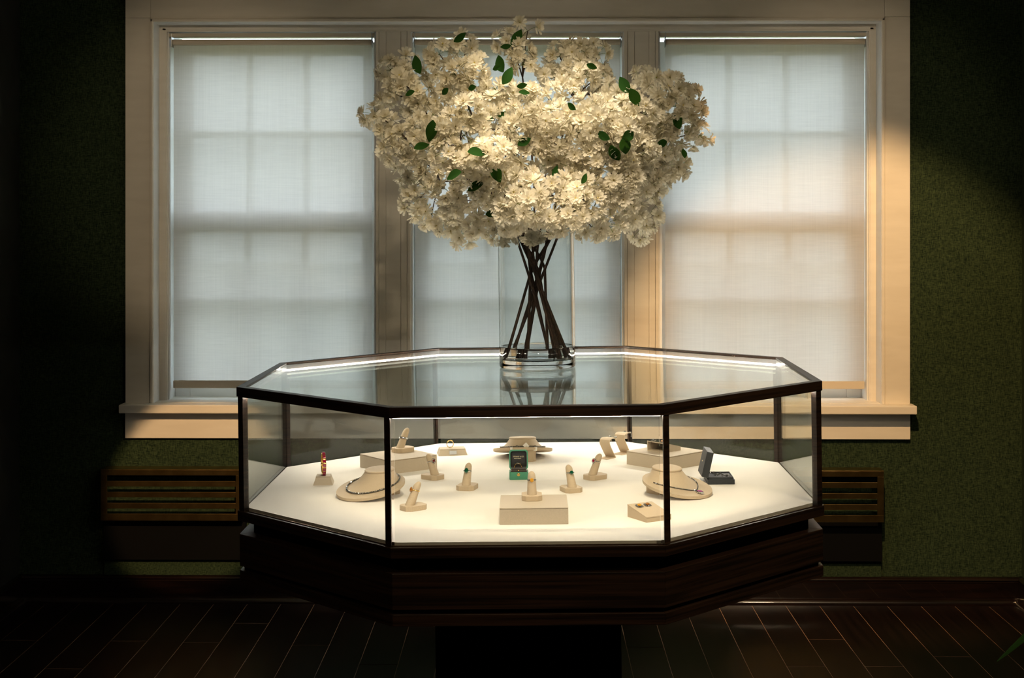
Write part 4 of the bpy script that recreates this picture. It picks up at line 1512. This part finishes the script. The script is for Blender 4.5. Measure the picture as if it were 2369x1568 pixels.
# far side of the ball, seen between the front clusters
for k in range(20):
    a = rn.uniform(0, 2 * PI); q = math.sqrt(rn.random())
    u, v = 1240 + 290 * q * math.cos(a), 320 + 165 * q * math.sin(a)
    best = min(range(len(REG)), key=lambda i: ((820 + REG[i][0] * .3546 - u) ** 2 + (40 + REG[i][1] * .3546 - v) ** 2))
    assign[best].append((at_y(u, v, VY + .10 + .26 * math.sqrt(max(0, 1 - q * q)) * rn.uniform(.4, 1)), 0, False))
LEAVES = [(408, 305, 70, 110), (360, 495, 20, 200), (985, 190, 20, 190), (1060, 135, 60, 60), (690, 130, 40, 35), (950, 300, 60, 110), (925, 330, 30, 190), (1000, 380, 50, 60), (1095, 445, 30, 10), (765, 460, 30, 190), (590, 485, 20, 220),
          (1550, 320, 30, -20), (1760, 440, 60, 120), (1830, 525, 60, -60), (2145, 600, 30, 50), (2110, 665, 60, 100), (2150, 885, 20, 95), (2060, 910, 40, 30), (2010, 820, 40, 10), (1620, 770, 40, 150), (1790, 770, 50, 30), (1765, 840, 60, -80), (1700, 890, 60, -60),
          (875, 660, 30, 180), (940, 620, 60, 140), (500, 745, 60, -100), (440, 840, 40, 20), (800, 880, 50, 0), (925, 1020, 60, -60), (645, 1030, 50, 200), (785, 1105, 50, 200), (895, 1275, 50, 185), (1415, 580, 30, 140), (1570, 600, 40, -20), (1110, 810, 40, 30), (470, 1110, 20, 100), (1500, 1050, 30, 60), (1310, 1000, 30, 60), (1110, 490, 20, 0)]
leaf_at = {i: [] for i in range(len(REG))}
for (x, y, sz, ang) in LEAVES:
    u, v = 820 + x * .3546, 40 + y * .3546
    best = min(range(len(REG)), key=lambda i: ((REG[i][0] - x) ** 2 + (REG[i][1] - y) ** 2))
    cl_ = min(clusters, key=lambda c: (c[0] - u) ** 2 + (c[1] - v) ** 2)
    leaf_at[best].append((at_y(u, v, VY + .05 - .36 * (cl_[2]) - .072), sz, ang))

def bez(p0, p1, p2, p3, n):
    out = []
    for i in range(n + 1):
        t = i / n
        out.append(p0 * (1 - t) ** 3 + p1 * 3 * t * (1 - t) ** 2 + p2 * 3 * t * t * (1 - t) + p3 * t ** 3)
    return out
AX = Vector((VX, VY, 0))
for i, (rx, ry, lab) in enumerate(REG):
    cls = assign[i]
    if not cls:
        continue
    cen = sum((c[0] for c in cls), Vector()) / len(cls)
    side = cen.x - VX
    dxy = Vector((cen.x - VX, cen.y - VY, 0))
    # foot on the side opposite to where the branch goes
    if abs(side) < .06:
        sgn = -1 if i % 2 else 1
    else:
        sgn = -1 if side > 0 else 1
    fo = Vector((VX + sgn * rn.uniform(.028, .094), VY + rn.uniform(-.055, .055), VZ + .0265))
    cross = Vector((VX + rn.uniform(-.03, .022), VY + rn.uniform(-.03, .02), VZ + rn.uniform(.24, .35)))
    rim = Vector((VX + max(-.085, min(.085, side * .32 + rn.uniform(-.012, .012))), VY + max(-.07, min(.07, dxy.y * .3)), VZ + VH + .0))
    d1 = (cross - fo)
    low = cen.z < rim.z + .12
    M = Matrix.Translation(fo)
    br = thing('blossom_branch', lab, 'branch', M, 'blossom branches in the vase')
    binv = M.inverted()
    pts = [fo + d1 * t for t in (0, .25, .5, .75)]
    pts += bez(cross, cross + (rim - fo) * .12, rim - (rim - cross) * .25, rim, 5)
    out_dir = (rim - cross).normalized()
    end = rim.lerp(cen, .82)
    if low:
        end.z += .03
    pts += bez(rim, rim + out_dir * .10, end - (cen - rim).normalized() * .08 + Vector((0, 0, .03 if low else 0)), end, 10)[1:]
    rad = [.0047 - .0024 * k / (len(pts) - 1) for k in range(len(pts))]
    o = MB().tube(pts, rad, seg=7).build('stem', 'branch_bark', br, smooth=True)
    o.matrix_parent_inverse = binv
    upper = pts[9:]
    for (c, s, front) in cls:
        st_ = min(upper, key=lambda p: (p - c).length + .35 * max(0, p.z - c.z))
        dv = c - st_
        tw = bez(st_, st_ + dv * .35 + Vector((0, 0, .015)), st_ + dv * .75 + Vector((rn.uniform(-.01, .01), 0, .012)), c, 6)
        o = MB().tube(tw, [.0022, .0021, .0019, .0018, .0017, .0016, .0014], seg=5).build('twig', 'branch_bark', br, smooth=True)
        o.matrix_parent_inverse = binv
        n = rn.choice((6, 7, 7, 8)) if front else 5
        outw = Vector((c.x - VX, (c.y - VY) - .10, c.z - (VZ + .62)))
        outw = outw.normalized() if outw.length > 1e-5 else Vector((0, -1, 0))
        ped = MB()
        ph0 = rn.uniform(0, 2 * PI)
        single = (rx, ry) == (1080, 220) and c.z > at_y(1200, 90, VY).z
        if single:
            n = 3
        for k in range(n):
            # golden-angle directions over the outward three quarters of a ball
            zc_ = 1 - 1.55 * (k + .5) / n
            rr = math.sqrt(max(0, 1 - zc_ * zc_))
            aa = ph0 + k * 2.39996
            loc = Vector((rr * math.cos(aa), rr * math.sin(aa), zc_))
            dq = outw.to_track_quat('Z', 'Y')
            d = dq @ loc
            d = (d + Vector((rn.uniform(-.2, .2), rn.uniform(-.35, .05), rn.uniform(-.25, .1)))).normalized()
            dist = rn.uniform(.028, .040)
            p = c + d * dist
            ob = bpy.data.objects.new('blossom', BM[rn.randrange(4)] if rn.random() > .25 else BM[0])
            COL.objects.link(ob)
            ob.parent = o
            sc = rn.uniform(.95, 1.2)
            ob.matrix_basis = Matrix.Translation(p) @ (d + Vector((rn.uniform(-.3, .3), -.25 + rn.uniform(-.3, .2), rn.uniform(-.4, .2)))).to_track_quat('Z', 'Y').to_matrix().to_4x4() @ Matrix.Rotation(rn.uniform(0, 6.28), 4, 'Z') @ Matrix.Scale(sc, 4)
            ped.tube([c, c.lerp(p, .5) + Vector((0, 0, .003)), p], .0007, seg=4)
        ped.build('flower_stalks', 'stem_green', o, smooth=True)
    for (p, sz, ang) in leaf_at[i]:
        ob = bpy.data.objects.new('leaf', LM)
        COL.objects.link(ob)
        ob.parent = br
        ob.matrix_parent_inverse = binv
        k = max(.7, min(1.3, sz / 42))
        face = Matrix.Rotation(R(90) - R(rn.uniform(10, 45)), 4, 'X')
        ob.matrix_basis = Matrix.Translation(p) @ Matrix.Rotation(R(90 - ang), 4, 'Y') @ face @ Matrix.Rotation(R(rn.uniform(-35, 35)), 4, 'Y') @ Matrix.Translation((0, -.025 * k, 0)) @ Matrix.Scale(k, 4)

# ================================================================== house plant at the right edge
PX, PY = at_z(2369, 1500, .3).x + .33, 4.35
t = thing('potted_plant', 'green strap leaf of a plant reaching in at the lower right corner', 'plant', Matrix.Translation((PX, PY, 0)))
mb = MB(); mb.lathe([(.07, 0), (.085, .01), (.10, .16), (.105, .18), (.095, .18), (.09, .165), (.01, .165)], 32)
mb.build('pot', 'pot_glaze', t, smooth='auto')
tipp = at_y(2306, 1530, PY - .02) - Vector((PX, PY, 0))
midp = at_y(2372, 1483, PY - .02) - Vector((PX, PY, 0))
def strap(pts, w0):
    mb = MB()
    rings = []
    n = len(pts)
    for k, p in enumerate(pts):
        s = k / (n - 1)
        w_ = w0 * (math.sin(PI * (.12 + .88 * s)) ** .7 if s < 1 else 0) + .0004
        tdir = (pts[min(k + 1, n - 1)] - pts[max(k - 1, 0)]).normalized()
        sd = tdir.cross(Vector((0.35, 1, 0.45)).normalized()).normalized()
        nn = sd.cross(tdir) * .0008
        rings.append([p - sd * w_ + nn, p + nn * 3 , p + sd * w_ + nn, p + sd * w_ - nn, p - nn, p - sd * w_ - nn])
    mb.loft(rings)
    return mb
stp = Vector((0, 0, .16))
strap(bez(stp, stp + Vector((-.05, 0, .26)), midp + (midp - tipp) * .9 + Vector((0, 0, .02)), tipp, 18), .016).build('leaf_blade', 'strap_leaf', t, smooth='auto')
for a, h, rr in ((20, .34, .2), (100, .42, .12), (-60, .38, .18), (60, .30, .25)):
    d = Vector((math.cos(R(a)), math.sin(R(a)), 0))
    strap(bez(stp, stp + Vector((0, 0, h)), stp + d * rr * .7 + Vector((0, 0, h)), stp + d * rr + Vector((0, 0, h * .5)), 14), .016).build('leaf_blade', 'strap_leaf', t, smooth='auto')
